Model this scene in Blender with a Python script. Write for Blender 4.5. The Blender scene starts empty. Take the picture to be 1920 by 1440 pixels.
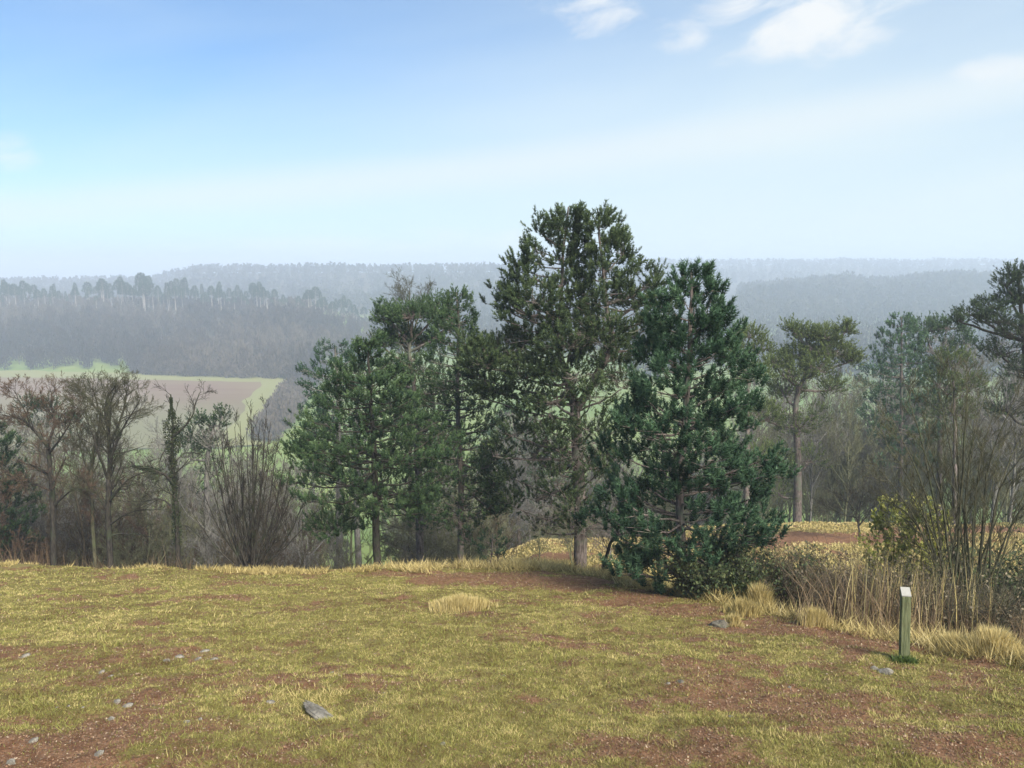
import bpy, math, random
import numpy as np
sc = bpy.context.scene
col = sc.collection
# ------------------------------------------------------------------ camera
FP = 1440.0                                   # focal length in photo pixels (photo 1920 x 1440)
PITCH = math.atan(220 / 1440)
SP, CP = math.sin(PITCH), math.cos(PITCH)
cd = bpy.data.cameras.new("camera"); cam = bpy.data.objects.new("camera", cd); col.objects.link(cam)
cd.sensor_width = 36; cd.lens = 36 * FP / 1920; cd.clip_start = 0.05; cd.clip_end = 12000
cam.rotation_euler = (math.pi / 2 - PITCH, 0, 0); cam.location = (0, 0, 0)
sc.camera = cam
# ------------------------------------------------------------------ world, sun, exposure
SUN_EL, SUN_AZ = 42.0, 148.0                   # azimuth clockwise from the view direction (+Y)
SKY_STRENGTH, SUN_STRENGTH = 0.076, 4.9
EXPOSURE = 0.80
w = bpy.data.worlds.new("World"); sc.world = w; w.use_nodes = True
nt = w.node_tree; nt.nodes.clear()


class N:
    """tiny node-graph helper"""
    def __init__(s, t): s.t = t
    def n(s, typ, **kw):
        x = s.t.nodes.new(typ)
        for k, v in kw.items(): setattr(x, k, v)
        return x
    def put(s, sock, v):
        if isinstance(v, bpy.types.NodeSocket): s.t.links.new(v, sock)
        else: sock.default_value = v
    def m(s, op, a, b=0.0, c=None, clamp=False):
        x = s.n('ShaderNodeMath', operation=op, use_clamp=clamp); s.put(x.inputs[0], a); s.put(x.inputs[1], b)
        if c is not None: s.put(x.inputs[2], c)
        return x.outputs[0]
    def mix(s, f, a, b, mode='MIX'):
        x = s.n('ShaderNodeMix', data_type='RGBA', blend_type=mode, clamp_factor=True)
        s.put(x.inputs[0], f); s.put(x.inputs[6], a if isinstance(a, bpy.types.NodeSocket) else (*a, 1))
        s.put(x.inputs[7], b if isinstance(b, bpy.types.NodeSocket) else (*b, 1)); return x.outputs[2]
    def noise(s, vec, scale, detail=4, rough=0.55, dist=0.0):
        x = s.n('ShaderNodeTexNoise'); s.put(x.inputs['Vector'], vec); x.inputs['Scale'].default_value = scale
        x.inputs['Detail'].default_value = detail; x.inputs['Roughness'].default_value = rough
        x.inputs['Distortion'].default_value = dist; return x.outputs[0]
    def ss(s, v, lo, hi):
        x = s.n('ShaderNodeMapRange', interpolation_type='SMOOTHSTEP', clamp=True); s.put(x.inputs[0], v)
        x.inputs[1].default_value = lo; x.inputs[2].default_value = hi; return x.outputs[0]


def el_az(px, v):                             # photo pixel -> azimuth / elevation in radians
    a = (px - 960) / FP; b = (720 - v) / FP
    y = CP + b * SP; z = -SP + b * CP
    return math.atan2(a, y), math.atan2(z, math.hypot(a, y))


g = N(nt)
sky = g.n('ShaderNodeTexSky', sky_type='NISHITA', sun_disc=False)
sky.sun_elevation = math.radians(SUN_EL); sky.sun_rotation = math.radians(SUN_AZ)
sky.air_density = 1.0; sky.dust_density = 0.6; sky.ozone_density = 1.6
tc = g.n('ShaderNodeTexCoord'); sep = g.n('ShaderNodeSeparateXYZ'); g.put(sep.inputs[0], tc.outputs['Generated'])
X, Y, Z = sep.outputs
az = g.m('ARCTAN2', X, Y); el = g.m('ARCSINE', Z)
# thin veil: thicker towards the sun and the horizon, with soft streaks
cmb = g.n('ShaderNodeCombineXYZ'); g.put(cmb.inputs[0], g.m('MULTIPLY', az, 1.0))
g.put(cmb.inputs[1], g.m('MULTIPLY', g.m('SUBTRACT', el, g.m('MULTIPLY', az, 0.13)), 5.0)); g.put(cmb.inputs[2], 0.3)
streak = g.noise(cmb.outputs[0], 1.6, 6, 0.5, 0.4)
veil = g.m('MULTIPLY', g.ss(az, -0.80, 0.48), 0.66)
veil = g.m('ADD', veil, g.m('MULTIPLY', g.ss(el, 0.34, 0.0), 0.50))
veil = g.m('ADD', veil, g.m('MULTIPLY', g.m('SUBTRACT', streak, 0.66), 0.55), clamp=True)
blue = g.mix(1.0, sky.outputs[0], (.70, 1.0, 1.27), 'MULTIPLY')
base = g.mix(veil, blue, (5.85, 6.9, 7.4))
# a long pale band rising to the right
band_c = g.m('ADD', g.m('MULTIPLY', az, 0.115), 0.125)
bd = g.m('ABSOLUTE', g.m('SUBTRACT', el, band_c))
band = g.m('MULTIPLY', g.ss(bd, 0.040, 0.0), g.ss(streak, 0.25, 0.55))
base = g.mix(g.m('MULTIPLY', band, 0.62), base, (6.5, 7.1, 7.4))
# small soft cumulus
cmb2 = g.n('ShaderNodeCombineXYZ'); g.put(cmb2.inputs[0], az); g.put(cmb2.inputs[1], g.m('ADD', g.m('MULTIPLY', el, 2.3), g.m('MULTIPLY', az, -.35))); g.put(cmb2.inputs[2], 1.7)
cn = g.noise(cmb2.outputs[0], 10.0, 10, 0.58, 0.45)
tot = None
for px, v, rx, rv, amt in [(1115, 15, 150, 55, 1.0), (1540, 30, 240, 85, 1.1), (1280, 70, 75, 32, .8), (1860, 133, 75, 28, .7),
                           (20, 285, 62, 38, .75), (1640, 5, 120, 40, .7), (640, 465, 330, 26, .35), (900, 450, 170, 30, .35)]:
    a0, e0 = el_az(px, v)
    dx = g.m('DIVIDE', g.m('SUBTRACT', az, a0), rx / FP * .92); dy = g.m('DIVIDE', g.m('SUBTRACT', el, e0), rv / FP * .95)
    d2 = g.m('ADD', g.m('MULTIPLY', dx, dx), g.m('MULTIPLY', dy, dy))
    f = g.m('MULTIPLY', g.m('SUBTRACT', 1.0, d2), 0.50)
    f = g.ss(g.m('ADD', f, g.m('MULTIPLY', g.m('SUBTRACT', cn, 0.5), 2.2)), 0.0, 0.75)
    f = g.m('MULTIPLY', g.m('MULTIPLY', f, g.ss(d2, 1.8, 0.1)), amt)
    tot = f if tot is None else g.m('MAXIMUM', tot, f)
base = g.mix(g.m('MULTIPLY', tot, 0.85), base, (7.2, 7.4, 7.5))
bg = g.n('ShaderNodeBackground'); g.put(bg.inputs[0], base); bg.inputs[1].default_value = SKY_STRENGTH
out = g.n('ShaderNodeOutputWorld'); nt.links.new(bg.outputs[0], out.inputs[0])

sd = bpy.data.lights.new("sun", 'SUN'); sd.energy = SUN_STRENGTH; sd.angle = math.radians(26); sd.color = (1, .93, .82)
so = bpy.data.objects.new("sun", sd); col.objects.link(so)
so.rotation_euler = (math.radians(90 - SUN_EL), 0, math.radians(180 - SUN_AZ))
sc.view_settings.view_transform = 'Standard'; sc.view_settings.look = 'None'
sc.view_settings.exposure = EXPOSURE; sc.view_settings.gamma = 1
sc.render.engine = 'CYCLES'
cy = sc.cycles; cy.max_bounces = 7; cy.diffuse_bounces = 2; cy.glossy_bounces = 1; cy.transmission_bounces = 2
cy.volume_bounces = 4; cy.transparent_max_bounces = 4; cy.use_denoising = True
cy.use_adaptive_sampling = True; cy.adaptive_threshold = 0.02; cy.caustics_reflective = False; cy.caustics_refractive = False

# ------------------------------------------------------------------ helpers
R = random.Random(7)
NR = np.random.default_rng(11)


def slope_at(v):                              # z / y for a photo row
    b = (720 - v) / FP
    return (-SP + b * CP) / (CP + b * SP)


def at(px, v, Yd):                            # a point at depth Yd metres seen at photo pixel
    b = (720 - v) / FP; k = CP + b * SP
    return ((px - 960) / FP / k * Yd, Yd, (-SP + b * CP) / k * Yd)


def vnoise(x, y, seed=0):
    xi = np.floor(x).astype(np.int64); yi = np.floor(y).astype(np.int64); xf = x - xi; yf = y - yi
    def h(a, b):
        n = (a * 374761393 + b * 668265263 + seed * 1442695041) & 0x7fffffff
        n = ((n ^ (n >> 13)) * 1274126177) & 0x7fffffff
        return ((n ^ (n >> 16)) & 0xffff) / 65535.0
    u = xf * xf * (3 - 2 * xf); q = yf * yf * (3 - 2 * yf)
    return (h(xi, yi) * (1 - u) + h(xi + 1, yi) * u) * (1 - q) + (h(xi, yi + 1) * (1 - u) + h(xi + 1, yi + 1) * u) * q


def fbm(x, y, seed=0, oct=4):
    s = 0; a = .5; t = 0
    for i in range(oct):
        s = s + a * vnoise(x * 2 ** i + 17.3 * i, y * 2 ** i - 9.1 * i, seed + i); t += a; a *= .5
    return s / t


def sstep(x, a, b):
    t = np.clip((x - a) / (b - a), 0, 1); return t * t * (3 - 2 * t)


def tag(o, label=None, cat=None, group=None, kind=None):
    if label: o['label'] = label
    if cat: o['category'] = cat
    if group: o['group'] = group
    if kind: o['kind'] = kind
    return o


def mesh_obj(name, V, Fl, mat, parent=None, k=3, attrs=None, smooth=False):
    """V (n,3), Fl (m,k) with k = 3 or 4, or a list of such arrays"""
    me = bpy.data.meshes.new(name)
    V = np.asarray(V, np.float32)
    fl = Fl if isinstance(Fl, list) else [Fl]
    fl = [np.asarray(f, np.int32) for f in fl if len(f)]
    tot_ = np.concatenate([np.full(len(f), f.shape[1], np.int32) for f in fl])
    idx = np.concatenate([f.ravel() for f in fl])
    me.vertices.add(len(V)); me.vertices.foreach_set('co', V.ravel())
    me.loops.add(len(idx)); me.loops.foreach_set('vertex_index', idx)
    me.polygons.add(len(tot_)); st = np.concatenate([[0], np.cumsum(tot_)[:-1]]).astype(np.int32)
    me.polygons.foreach_set('loop_start', st); me.polygons.foreach_set('loop_total', tot_)
    if smooth: me.polygons.foreach_set('use_smooth', np.ones(len(tot_), bool))
    if attrs:
        for an, av in attrs.items():
            a = me.attributes.new(an, 'FLOAT', 'POINT'); a.data.foreach_set('value', np.asarray(av, np.float32))
    me.update(calc_edges=True); me.validate()
    me.materials.append(mat)
    o = bpy.data.objects.new(name, me); col.objects.link(o)
    if parent is not None: o.parent = parent
    return o


def empty(name, loc, **kw):
    o = bpy.data.objects.new(name, None); o.empty_display_size = .3; col.objects.link(o); o.location = loc
    return tag(o, **kw)


def copy_tree(o, parent=None):
    c = o.copy(); col.objects.link(c); c.parent = parent
    for ch in list(o.children): copy_tree(ch, c)
    return c


def material(name):
    m = bpy.data.materials.new(name); m.use_nodes = True; m.node_tree.nodes.clear()
    return m, N(m.node_tree)


def finish(m, g, colr, rough=.8, bump=None, bstr=.3, bdist=.02, transl=0, spec=.3):
    b = g.n('ShaderNodeBsdfPrincipled'); g.put(b.inputs['Base Color'], colr); g.put(b.inputs['Roughness'], rough)
    b.inputs['Specular IOR Level'].default_value = spec
    if bump is not None:
        bn = g.n('ShaderNodeBump'); g.put(bn.inputs['Height'], bump); bn.inputs['Strength'].default_value = bstr
        bn.inputs['Distance'].default_value = bdist; g.put(b.inputs['Normal'], bn.outputs[0])
    o = g.n('ShaderNodeOutputMaterial'); sh = b.outputs[0]
    if transl:
        t = g.n('ShaderNodeBsdfTranslucent'); g.put(t.inputs[0], colr)
        mx = g.n('ShaderNodeMixShader'); mx.inputs[0].default_value = transl
        g.t.links.new(sh, mx.inputs[1]); g.t.links.new(t.outputs[0], mx.inputs[2]); sh = mx.outputs[0]
    g.t.links.new(sh, o.inputs[0]); return m


def mat_leafy(name, c1, c2, c3, transl=.2, rough=.7):
    """c1..c3 by the per-tuft 'tint' attribute"""
    m, g = material(name)
    a = g.n('ShaderNodeAttribute'); a.attribute_name = 'tint'; t = a.outputs['Fac']
    c = g.mix(g.ss(t, 0.0, .5), c1, c2); c = g.mix(g.ss(t, .5, 1.0), c, c3)
    return finish(m, g, c, rough, transl=transl, spec=.25)


def mat_bark(name, c1, c2, scale=6, c3=None):
    m, g = material(name)
    tcn = g.n('ShaderNodeTexCoord'); mp = g.n('ShaderNodeMapping'); g.put(mp.inputs[0], tcn.outputs['Object'])
    mp.inputs['Scale'].default_value = (1, 1, .25)
    n1 = g.noise(mp.outputs[0], scale * 3, 6, .65); n2 = g.noise(tcn.outputs['Object'], scale * .35, 3)
    c = g.mix(g.ss(n1, .35, .65), c1, c2)
    if c3: c = g.mix(g.ss(n2, .50, .66), c, c3)
    return finish(m, g, c, .9, bump=n1, bstr=.8, bdist=.03, spec=.15)


M = {}
M['moss_bark'] = mat_bark('moss_bark', (.10, .105, .058), (.20, .205, .115), 6, (.15, .145, .09))
M['pale_bark'] = mat_bark('pale_bark', (.22, .19, .165), (.40, .36, .32), 2)
M['pine_bark'] = mat_bark('pine_bark', (0.072, 0.058, 0.048), (0.221, 0.182, 0.163), 6, (0.130, 0.143, 0.104))
M['dark_bark'] = mat_bark('dark_bark', (0.023, 0.020, 0.017), (0.063, 0.056, 0.045), 8, (0.045, 0.052, 0.030))
M['olive_bark'] = mat_bark('olive_bark', (0.046, 0.045, 0.027), (0.112, 0.105, 0.064), 8, (0.075, 0.083, 0.041))
M['brown_bark'] = mat_bark('brown_bark', (0.060, 0.050, 0.034), (0.132, 0.108, 0.074), 8, (0.104, 0.076, 0.048))
M['rust_bark'] = mat_bark('rust_bark', (0.076, 0.050, 0.034), (0.148, 0.100, 0.068), 8, (0.120, 0.076, 0.052))
M['grey_bark'] = mat_bark('grey_bark', (0.104, 0.098, 0.091), (0.260, 0.247, 0.221), 6, (0.169, 0.169, 0.130))
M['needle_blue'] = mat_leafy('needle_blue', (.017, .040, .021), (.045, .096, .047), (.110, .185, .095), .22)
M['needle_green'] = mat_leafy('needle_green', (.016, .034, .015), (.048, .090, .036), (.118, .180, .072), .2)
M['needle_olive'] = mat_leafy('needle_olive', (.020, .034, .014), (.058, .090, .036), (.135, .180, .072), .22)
M['needle_moss'] = mat_leafy('needle_moss', (.045, .060, .020), (.110, .145, .045), (.190, .240, .080), .25)
M['ivy'] = mat_leafy('ivy', (.018, .028, .012), (.034, .046, .018), (.055, .065, .025))
M['lime_leaf'] = mat_leafy('lime_leaf', (.26, .28, .06), (.44, .44, .11), (.62, .58, .22), .35)
M['rust_leaf'] = mat_leafy('rust_leaf', (.09, .045, .03), (.15, .075, .045), (.2, .11, .06))
M['red_leaf'] = mat_leafy('red_leaf', (.22, .05, .03), (.32, .09, .05), (.36, .15, .06))
M['straw'] = mat_leafy('straw', (.24, .19, .075), (.50, .40, .16), (.72, .60, .31), .3)
M['reed'] = mat_leafy('reed', (.11, .075, .045), (.235, .165, .095), (.42, .33, .19), .2)
M['bramble'] = mat_leafy('bramble', (0.064, 0.056, 0.040), (0.144, 0.120, 0.080), (0.224, 0.184, 0.112), .1)
M['scrub'] = mat_leafy('scrub', (0.031, 0.049, 0.022), (0.063, 0.091, 0.036), (0.126, 0.140, 0.056), .15)


def norm(a):
    return a / np.maximum(np.linalg.norm(a, axis=-1, keepdims=True), 1e-9)


def tubes(segs):
    """segments (p0, p1, r0, r1) -> V, quads"""
    S = np.asarray(segs, np.float64)
    VV = []; FF = []; off = 0
    rad = np.maximum(S[:, 6], S[:, 7])
    for lo, hi, ns in ((.03, 1e9, 7), (.011, .03, 4), (0, .011, 3)):
        s = S[(rad >= lo) & (rad < hi)]
        if not len(s): continue
        p0 = s[:, :3]; p1 = s[:, 3:6]; d = norm(p1 - p0)
        ref = np.where(np.abs(d[:, 2:3]) < .9, np.array([[0, 0, 1.]]), np.array([[1., 0, 0]]))
        a = norm(np.cross(d, ref)); b = np.cross(d, a)
        th = np.arange(ns) * 2 * math.pi / ns
        ring = a[:, None, :] * np.cos(th)[None, :, None] + b[:, None, :] * np.sin(th)[None, :, None]
        ov = (d * np.minimum(s[:, 6:7] * .35, .03))
        v = np.concatenate([(p0 - ov)[:, None] + ring * s[:, 6][:, None, None], (p1 + ov)[:, None] + ring * s[:, 7][:, None, None]], 1)
        n = len(s); i = np.arange(n)[:, None] * 2 * ns; j = np.arange(ns)[None]; jn = (j + 1) % ns
        f = np.stack([i + j, i + jn, i + ns + jn, i + ns + j], -1).reshape(-1, 4) + off
        VV.append(v.reshape(-1, 3)); FF.append(f); off += n * 2 * ns
    return np.concatenate(VV), np.concatenate(FF)


def needles(P, D, S, T, K=16, spread=1.0, wid=.10, rng=NR):
    """tufts: positions, shoot directions, sizes, tints -> V, tris, tint"""
    P = np.asarray(P); D = norm(np.asarray(D)); S = np.asarray(S); T = np.asarray(T); n = len(P)
    ref = norm(rng.normal(size=(n, 3))); a = norm(np.cross(D, ref)); b = np.cross(D, a)
    th = rng.uniform(0, 2 * math.pi, (n, K)); t = rng.uniform(0, 1, (n, K)); sp = spread * rng.uniform(.8, 1.2, (n, K)) * (1.05 - .45 * t ** 4)
    root = P[:, None] + D[:, None] * (t * S[:, None])[..., None]
    rad = a[:, None] * np.cos(th)[..., None] + b[:, None] * np.sin(th)[..., None]
    dr = D[:, None] * np.cos(sp)[..., None] + rad * np.sin(sp)[..., None]
    L = S[:, None] * rng.uniform(.26, .38, (n, K))
    tip = root + dr * L[..., None]
    sd_ = norm(np.cross(dr, rng.normal(size=(n, K, 3)))) * (S[:, None] * wid * .5)[..., None]
    V = np.stack([root - sd_, root + sd_, tip], 2).reshape(-1, 3)
    tt = np.repeat(np.clip(T[:, None] + rng.normal(0, .10, (n, K)) + .55 * (t - .55), 0, 1).ravel(), 3)  # self-shading put into the tint: shoot base darker, young tips lighter
    return V, np.arange(n * K * 3).reshape(-1, 3), tt


def leaves(P, S, T, rng=NR, aspect=.6):
    P = np.asarray(P); n = len(P); a = norm(rng.normal(size=(n, 3))); b = norm(np.cross(a, rng.normal(size=(n, 3))))
    S = np.asarray(S)[:, None]
    V = np.stack([P - a * S, P + b * S * aspect, P + a * S, P - b * S * aspect], 1).reshape(-1, 3)
    return V, np.arange(n * 4).reshape(-1, 4), np.repeat(T, 4)


# ------------------------------------------------------------------ terrain
def crest_v(px):
    return np.interp(px, [-500, 0, 250, 500, 700, 900, 1000, 1100, 1180, 1250, 1400, 1500, 1600, 1700, 1800, 1920, 2300],
                     [1046, 1056, 1060, 1070, 1065, 1058, 1056, 1060, 1078, 1098, 1130, 1152, 1175, 1197, 1213, 1232, 1290])


def near_z(x, y):
    return np.where(y > 0, -2.0 - .3 * y, -2.0 - .10 * y)


COLS = []                                     # (theta, r list, z list)
def column(px, pts):
    th = math.atan((px - 960) / FP / (CP - .2 * SP))   # rows near the crest
    sl = -slope_at(float(crest_v(px))); Yc = 2.0 / (sl - .3); rc = Yc / math.cos(th); zc = -2 - .3 * Yc
    r, z = [rc], [zc]
    for p in pts:
        if p[0] == 'c': r.append(rc + p[1]); z.append(zc - p[2])
        else: r.append(p[0] / math.cos(th)); z.append(p[1])
    COLS.append((th, rc, np.array(r), np.array(z)))


far0 = [(60, -29), (110, -45), (150, -50), (340, -50), (375, -49), (430, -41), (520, -28), (600, -29), (720, -42), (850, -44), (1080, -26), (1300, -30), (2600, -40), (4200, -60)]
left_far = [(60, -29), (110, -45), (150, -50), (340, -50), (375, -49), (430, -41), (520, -28), (600, -29), (720, -42), (850, -34), (1080, -8), (1300, -12), (2600, -40), (4200, -60)]
mid_far = [(60, -26), (110, -43), (160, -50), (420, -50), (650, -50), (760, -44), (900, -26), (1080, -7), (1300, -12), (2600, -40), (4200, -60)]
cent_far = [(60, -26), (110, -43), (160, -50), (420, -50), (700, -52), (900, -50), (1150, -34), (1650, 3), (2000, 0), (2600, -30), (4200, -60)]
def right_far(t): return [(60, -23), (110, -40), (160, -50), (420, -50), (620, -50), (700, -40), (850, t), (980, t - 3), (1200, -30), (1650, 4), (2000, 0), (2600, -30), (4200, -60)]
drop = [('c', 1.5, .9), ('c', 4, 2.7), ('c', 12, 8.5)]
for px in (-500, 0, 300): column(px, drop + far0)
column(420, drop + left_far)
column(580, drop + left_far)
column(700, drop + [(60, -27), (110, -44), (150, -50), (400, -50), (520, -40), (640, -44), (850, -36), (1080, -7), (1300, -12), (2600, -40), (4200, -60)])
column(860, [('c', 1.5, .9), ('c', 4, 2.7), ('c', 9, 5.6)] + mid_far)
column(930, [('c', 2, 1.3), (29, -12.4), (33, -13.1), (38, -14.6), (45, -18)] + mid_far)
column(1020, [('c', 2, 1.1), (28, -11.6), (32, -12.3), (36, -13.15), (45, -17)] + cent_far)
column(1160, [('c', 2.5, 1.3), (25, -10.3), (32, -12.2), (36, -13.1), (45, -17)] + cent_far)
column(1300, [('c', 2.5, 1.5), (20, -9.4), (26, -10.8), (32, -12.1), (39, -13.5), (46, -16.5)] + cent_far)
column(1400, [('c', 2.5, 1.4), (18, -8.9), (25, -10.6), (30, -11.5), (40, -13.8), (46, -16)] + right_far(-30))
column(1550, [('c', 2.5, 1.4), (18, -9.1), (25, -10.5), (30, -11.4), (40, -13.7), (46, -16)] + right_far(-22))
column(1625, [('c', 2.5, 1.4), (18, -9.1), (25, -10.5), (30, -11.4), (40, -13.7), (46, -16)] + right_far(-25))
column(1750, [('c', 2.5, 1.3), (17, -8.9), (25, -10.5), (30, -11.4), (40, -13.7), (46, -16)] + right_far(-17))
column(1920, [('c', 2.5, 1.2), (16, -8.6), (25, -10.5), (30, -11.4), (40, -13.7), (46, -16)] + right_far(-27))
column(2300, [('c', 2.5, 1.2), (16, -8.8), (25, -10.8), (30, -11.8), (40, -14.2), (46, -16)] + right_far(-30))


def height(x, y):
    x = np.atleast_1d(np.asarray(x, float)); y = np.atleast_1d(np.asarray(y, float))
    th = np.arctan2(x, y); r = np.hypot(x, y)
    ths = np.array([c[0] for c in COLS])
    thc = np.clip(th, ths[0], ths[-1] - 1e-6)
    i = np.clip(np.searchsorted(ths, thc, side='right') - 1, 0, len(COLS) - 2)
    f = (thc - ths[i]) / (ths[i + 1] - ths[i]); f = f * f * (3 - 2 * f)
    def prof(c):
        rr = np.concatenate([[0.], c[2]]); zz = np.concatenate([[-2.], c[3]])
        t = np.interp(r, rr, zz); k = np.maximum(r * .035, .25)    # a little smoothing along the radius
        return (t * 2 + np.interp(r - k, rr, zz) + np.interp(r + k, rr, zz)) / 4
    P = np.stack([prof(c) for c in COLS])
    j = np.arange(len(x)); zp = P[i, j] * (1 - f) + P[i + 1, j] * f
    rc = np.array([c[1] for c in COLS]); rce = rc[i] * (1 - f) + rc[i + 1] * f
    nz = near_z(x, y)
    wgt = sstep(r, rce - 1.2, rce - .2)
    z = nz * (1 - wgt) + zp * wgt
    # well off to the sides and behind: just hill
    side = sstep(np.abs(th), 1.1, 1.5)
    z = z * (1 - side) + (near_z(x, y) * np.exp(-r / 200) - 50 * (1 - np.exp(-r / 200))) * side
    # bumps
    z = z + (fbm(x * 1.1, y * 1.1, 3, 4) - .5) * .16 * sstep(r, 1, 3) + (fbm(x * 4, y * 4, 9, 2) - .5) * .045
    z = z + (fbm(x * .02, y * .02, 5, 4) - .5) * 5 * sstep(r, 60, 300) * (1 - sstep(r, 110, 140) * (1 - sstep(r, 380, 480)))
    return z


def gz(x, y): return float(height(x, y)[0])


def on_ground(px, v, lo=2.0, hi=60.0):
    """depth at which the photo ray meets the ground"""
    x1, _, z1 = at(px, v, 1.0); ys = np.geomspace(lo, hi, 1500); hz = height(x1 * ys, ys)
    k = np.nonzero(z1 * ys <= hz)[0]
    return float(ys[k[0]]) if len(k) else hi


# bare-soil patches: (photo px, row, radius px, row radius, weight)
SOIL = [(120, 1400, 190, 60, .30), (330, 1290, 150, 50, .10), (300, 1380, 170, 60, .16), (520, 1420, 140, 40, .16), (1300, 1410, 160, 50, .25),
        (1560, 1330, 260, 60, .28), (1750, 1400, 200, 60, .22), (1380, 1300, 120, 40, .12), (1000, 1420, 160, 40, .16), (1550, 1250, 200, 35, .14),
        (1040, 1205, 110, 22, .12), (1010, 1320, 90, 26, .14), (900, 1083, 120, 7, .50), (1050, 1093, 110, 9, .55), (1180, 1115, 100, 9, .50),
        (1290, 1140, 90, 10, .40), (1430, 1165, 90, 10, .25), (1560, 1190, 100, 12, .28), (1660, 1215, 80, 12, .28), (620, 1250, 60, 25, .12),
        (1240, 1230, 90, 20, .12), (480, 1120, 120, 14, .10), (1800, 1290, 120, 30, .12), (780, 1078, 80, 6, .45), (860, 1081, 90, 6, .6), (960, 1088, 90, 7, .65), (1080, 1101, 90, 8, .6), (1190, 1124, 80, 9, .55), (1280, 1146, 70, 9, .5), (1370, 1166, 70, 9, .45), (1500, 1184, 80, 9, .4), (1620, 1208, 70, 9, .45)]
SW = []
for px, v, rp, rv, wt in SOIL:
    d = 2.0 / (-slope_at(v) - .3); c0 = at(px, v, d); d2 = 2.0 / max(-slope_at(v - rv) - .3, .02)
    SW.append((c0[0], d, rp / FP * d, max(abs(d2 - d), .15), wt))


SHOULDER = [(1560, 1022, 33.5, 4.5, 1.5, .8), (1420, 1030, 32.5, 3, 1.0, .5), (1000, 1046, 31, 3, .7, .5), (1880, 998, 36.5, 5, 1.2, .6)]


def soil_mask(x, y):
    b = np.zeros_like(x)
    for px, v, dd, rx, ry, wt in SHOULDER: b = np.maximum(b, wt * np.exp(-((x - at(px, v, dd)[0]) / rx) ** 2 - ((y - dd) / ry) ** 2))
    for cx, cyy, rx, ry, wt in SW: b = np.maximum(b, wt * np.exp(-((x - cx) / rx) ** 2 - ((y - cyy) / ry) ** 2))
    n = fbm(x * 1.5 + 40, y * 1.5, 21, 3) * .55 + fbm(x * 6 + 3, y * 6, 22, 4) * .45
    return sstep(n + b * .95, .41, .80)


# polar grid, dense in front
ta = np.radians(np.concatenate([np.arange(-180, -50, 5.), np.linspace(-50, 50, 520), np.arange(55, 181, 5.)]))
ra = np.concatenate([[.05, .6, 1.2, 1.8], np.geomspace(2.2, 45, 330), np.geomspace(46, 4100, 170)])
TH, RR = np.meshgrid(ta, ra, indexing='ij'); gx = (np.sin(TH) * RR).ravel(); gy = (np.cos(TH) * RR).ravel()
gzv = height(gx, gy); nT, nR = TH.shape
idx = np.arange(nT * nR).reshape(nT, nR)
quads = np.stack([idx[:-1, :-1], idx[:-1, 1:], idx[1:, 1:], idx[1:, :-1]], -1).reshape(-1, 4)[:, ::-1]

m, g = material('hill_ground')
geo = g.n('ShaderNodeNewGeometry'); pos = geo.outputs['Position']
aS = g.n('ShaderNodeAttribute'); aS.attribute_name = 'soil'; soilf = aS.outputs['Fac']
aF = g.n('ShaderNodeAttribute'); aF.attribute_name = 'far'; farf = aF.outputs['Fac']
n1 = g.noise(pos, 1.1, 6, .6); n2 = g.noise(pos, 7, 6, .65); n3 = g.noise(pos, 55, 4, .7); n4 = g.noise(pos, 22, 5, .7, .6)
gr = g.mix(g.ss(n1, .38, .62), (.19, .165, .048), (.26, .215, .075))
gr = g.mix(g.ss(n2, .45, .72), gr, (.30, .25, .095))
gr = g.mix(g.m('MULTIPLY', g.ss(n4, .52, .70), .8), gr, (.10, .066, .033))
so_ = g.mix(g.ss(n2, .35, .65), (.180, .088, .048), (.295, .165, .092))
so_ = g.mix(g.m('MULTIPLY', g.ss(n3, .55, .75), .55), so_, (.24, .17, .115))
sm = g.ss(g.m('ADD', soilf, g.m('MULTIPLY', g.m('SUBTRACT', n4, .5), 1.9)), .25, .75)
nearc = g.mix(sm, gr, so_)
nearc = g.mix(g.m('MULTIPLY', g.ss(n3, .60, .78), .35), nearc, (.34, .30, .17))
f1 = g.noise(pos, .035, 4, .5); f2 = g.noise(pos, .9, 4, .6)
farc = g.mix(g.ss(f1, .4, .6), (.13, .20, .042), (.18, .235, .055)); farc = g.mix(g.m('MULTIPLY', g.ss(f2, .4, .7), .4), farc, (.17, .16, .07))
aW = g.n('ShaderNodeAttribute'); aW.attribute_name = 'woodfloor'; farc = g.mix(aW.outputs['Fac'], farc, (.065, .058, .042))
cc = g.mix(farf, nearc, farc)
hgt = g.m('ADD', g.m('MULTIPLY', n3, .5), g.m('MULTIPLY', n4, 1.0))
M['ground'] = finish(m, g, cc, .95, bump=hgt, bstr=.9, bdist=.05, spec=.1)
rr_ = np.hypot(gx, gy)
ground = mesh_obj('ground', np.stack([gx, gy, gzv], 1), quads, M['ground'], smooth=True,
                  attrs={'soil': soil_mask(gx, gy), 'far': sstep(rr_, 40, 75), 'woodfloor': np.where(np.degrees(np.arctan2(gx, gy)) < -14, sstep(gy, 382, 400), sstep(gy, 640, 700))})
tag(ground, 'mossy yellow green hilltop falling away to the green valley floor', 'ground', kind='structure')

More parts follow.
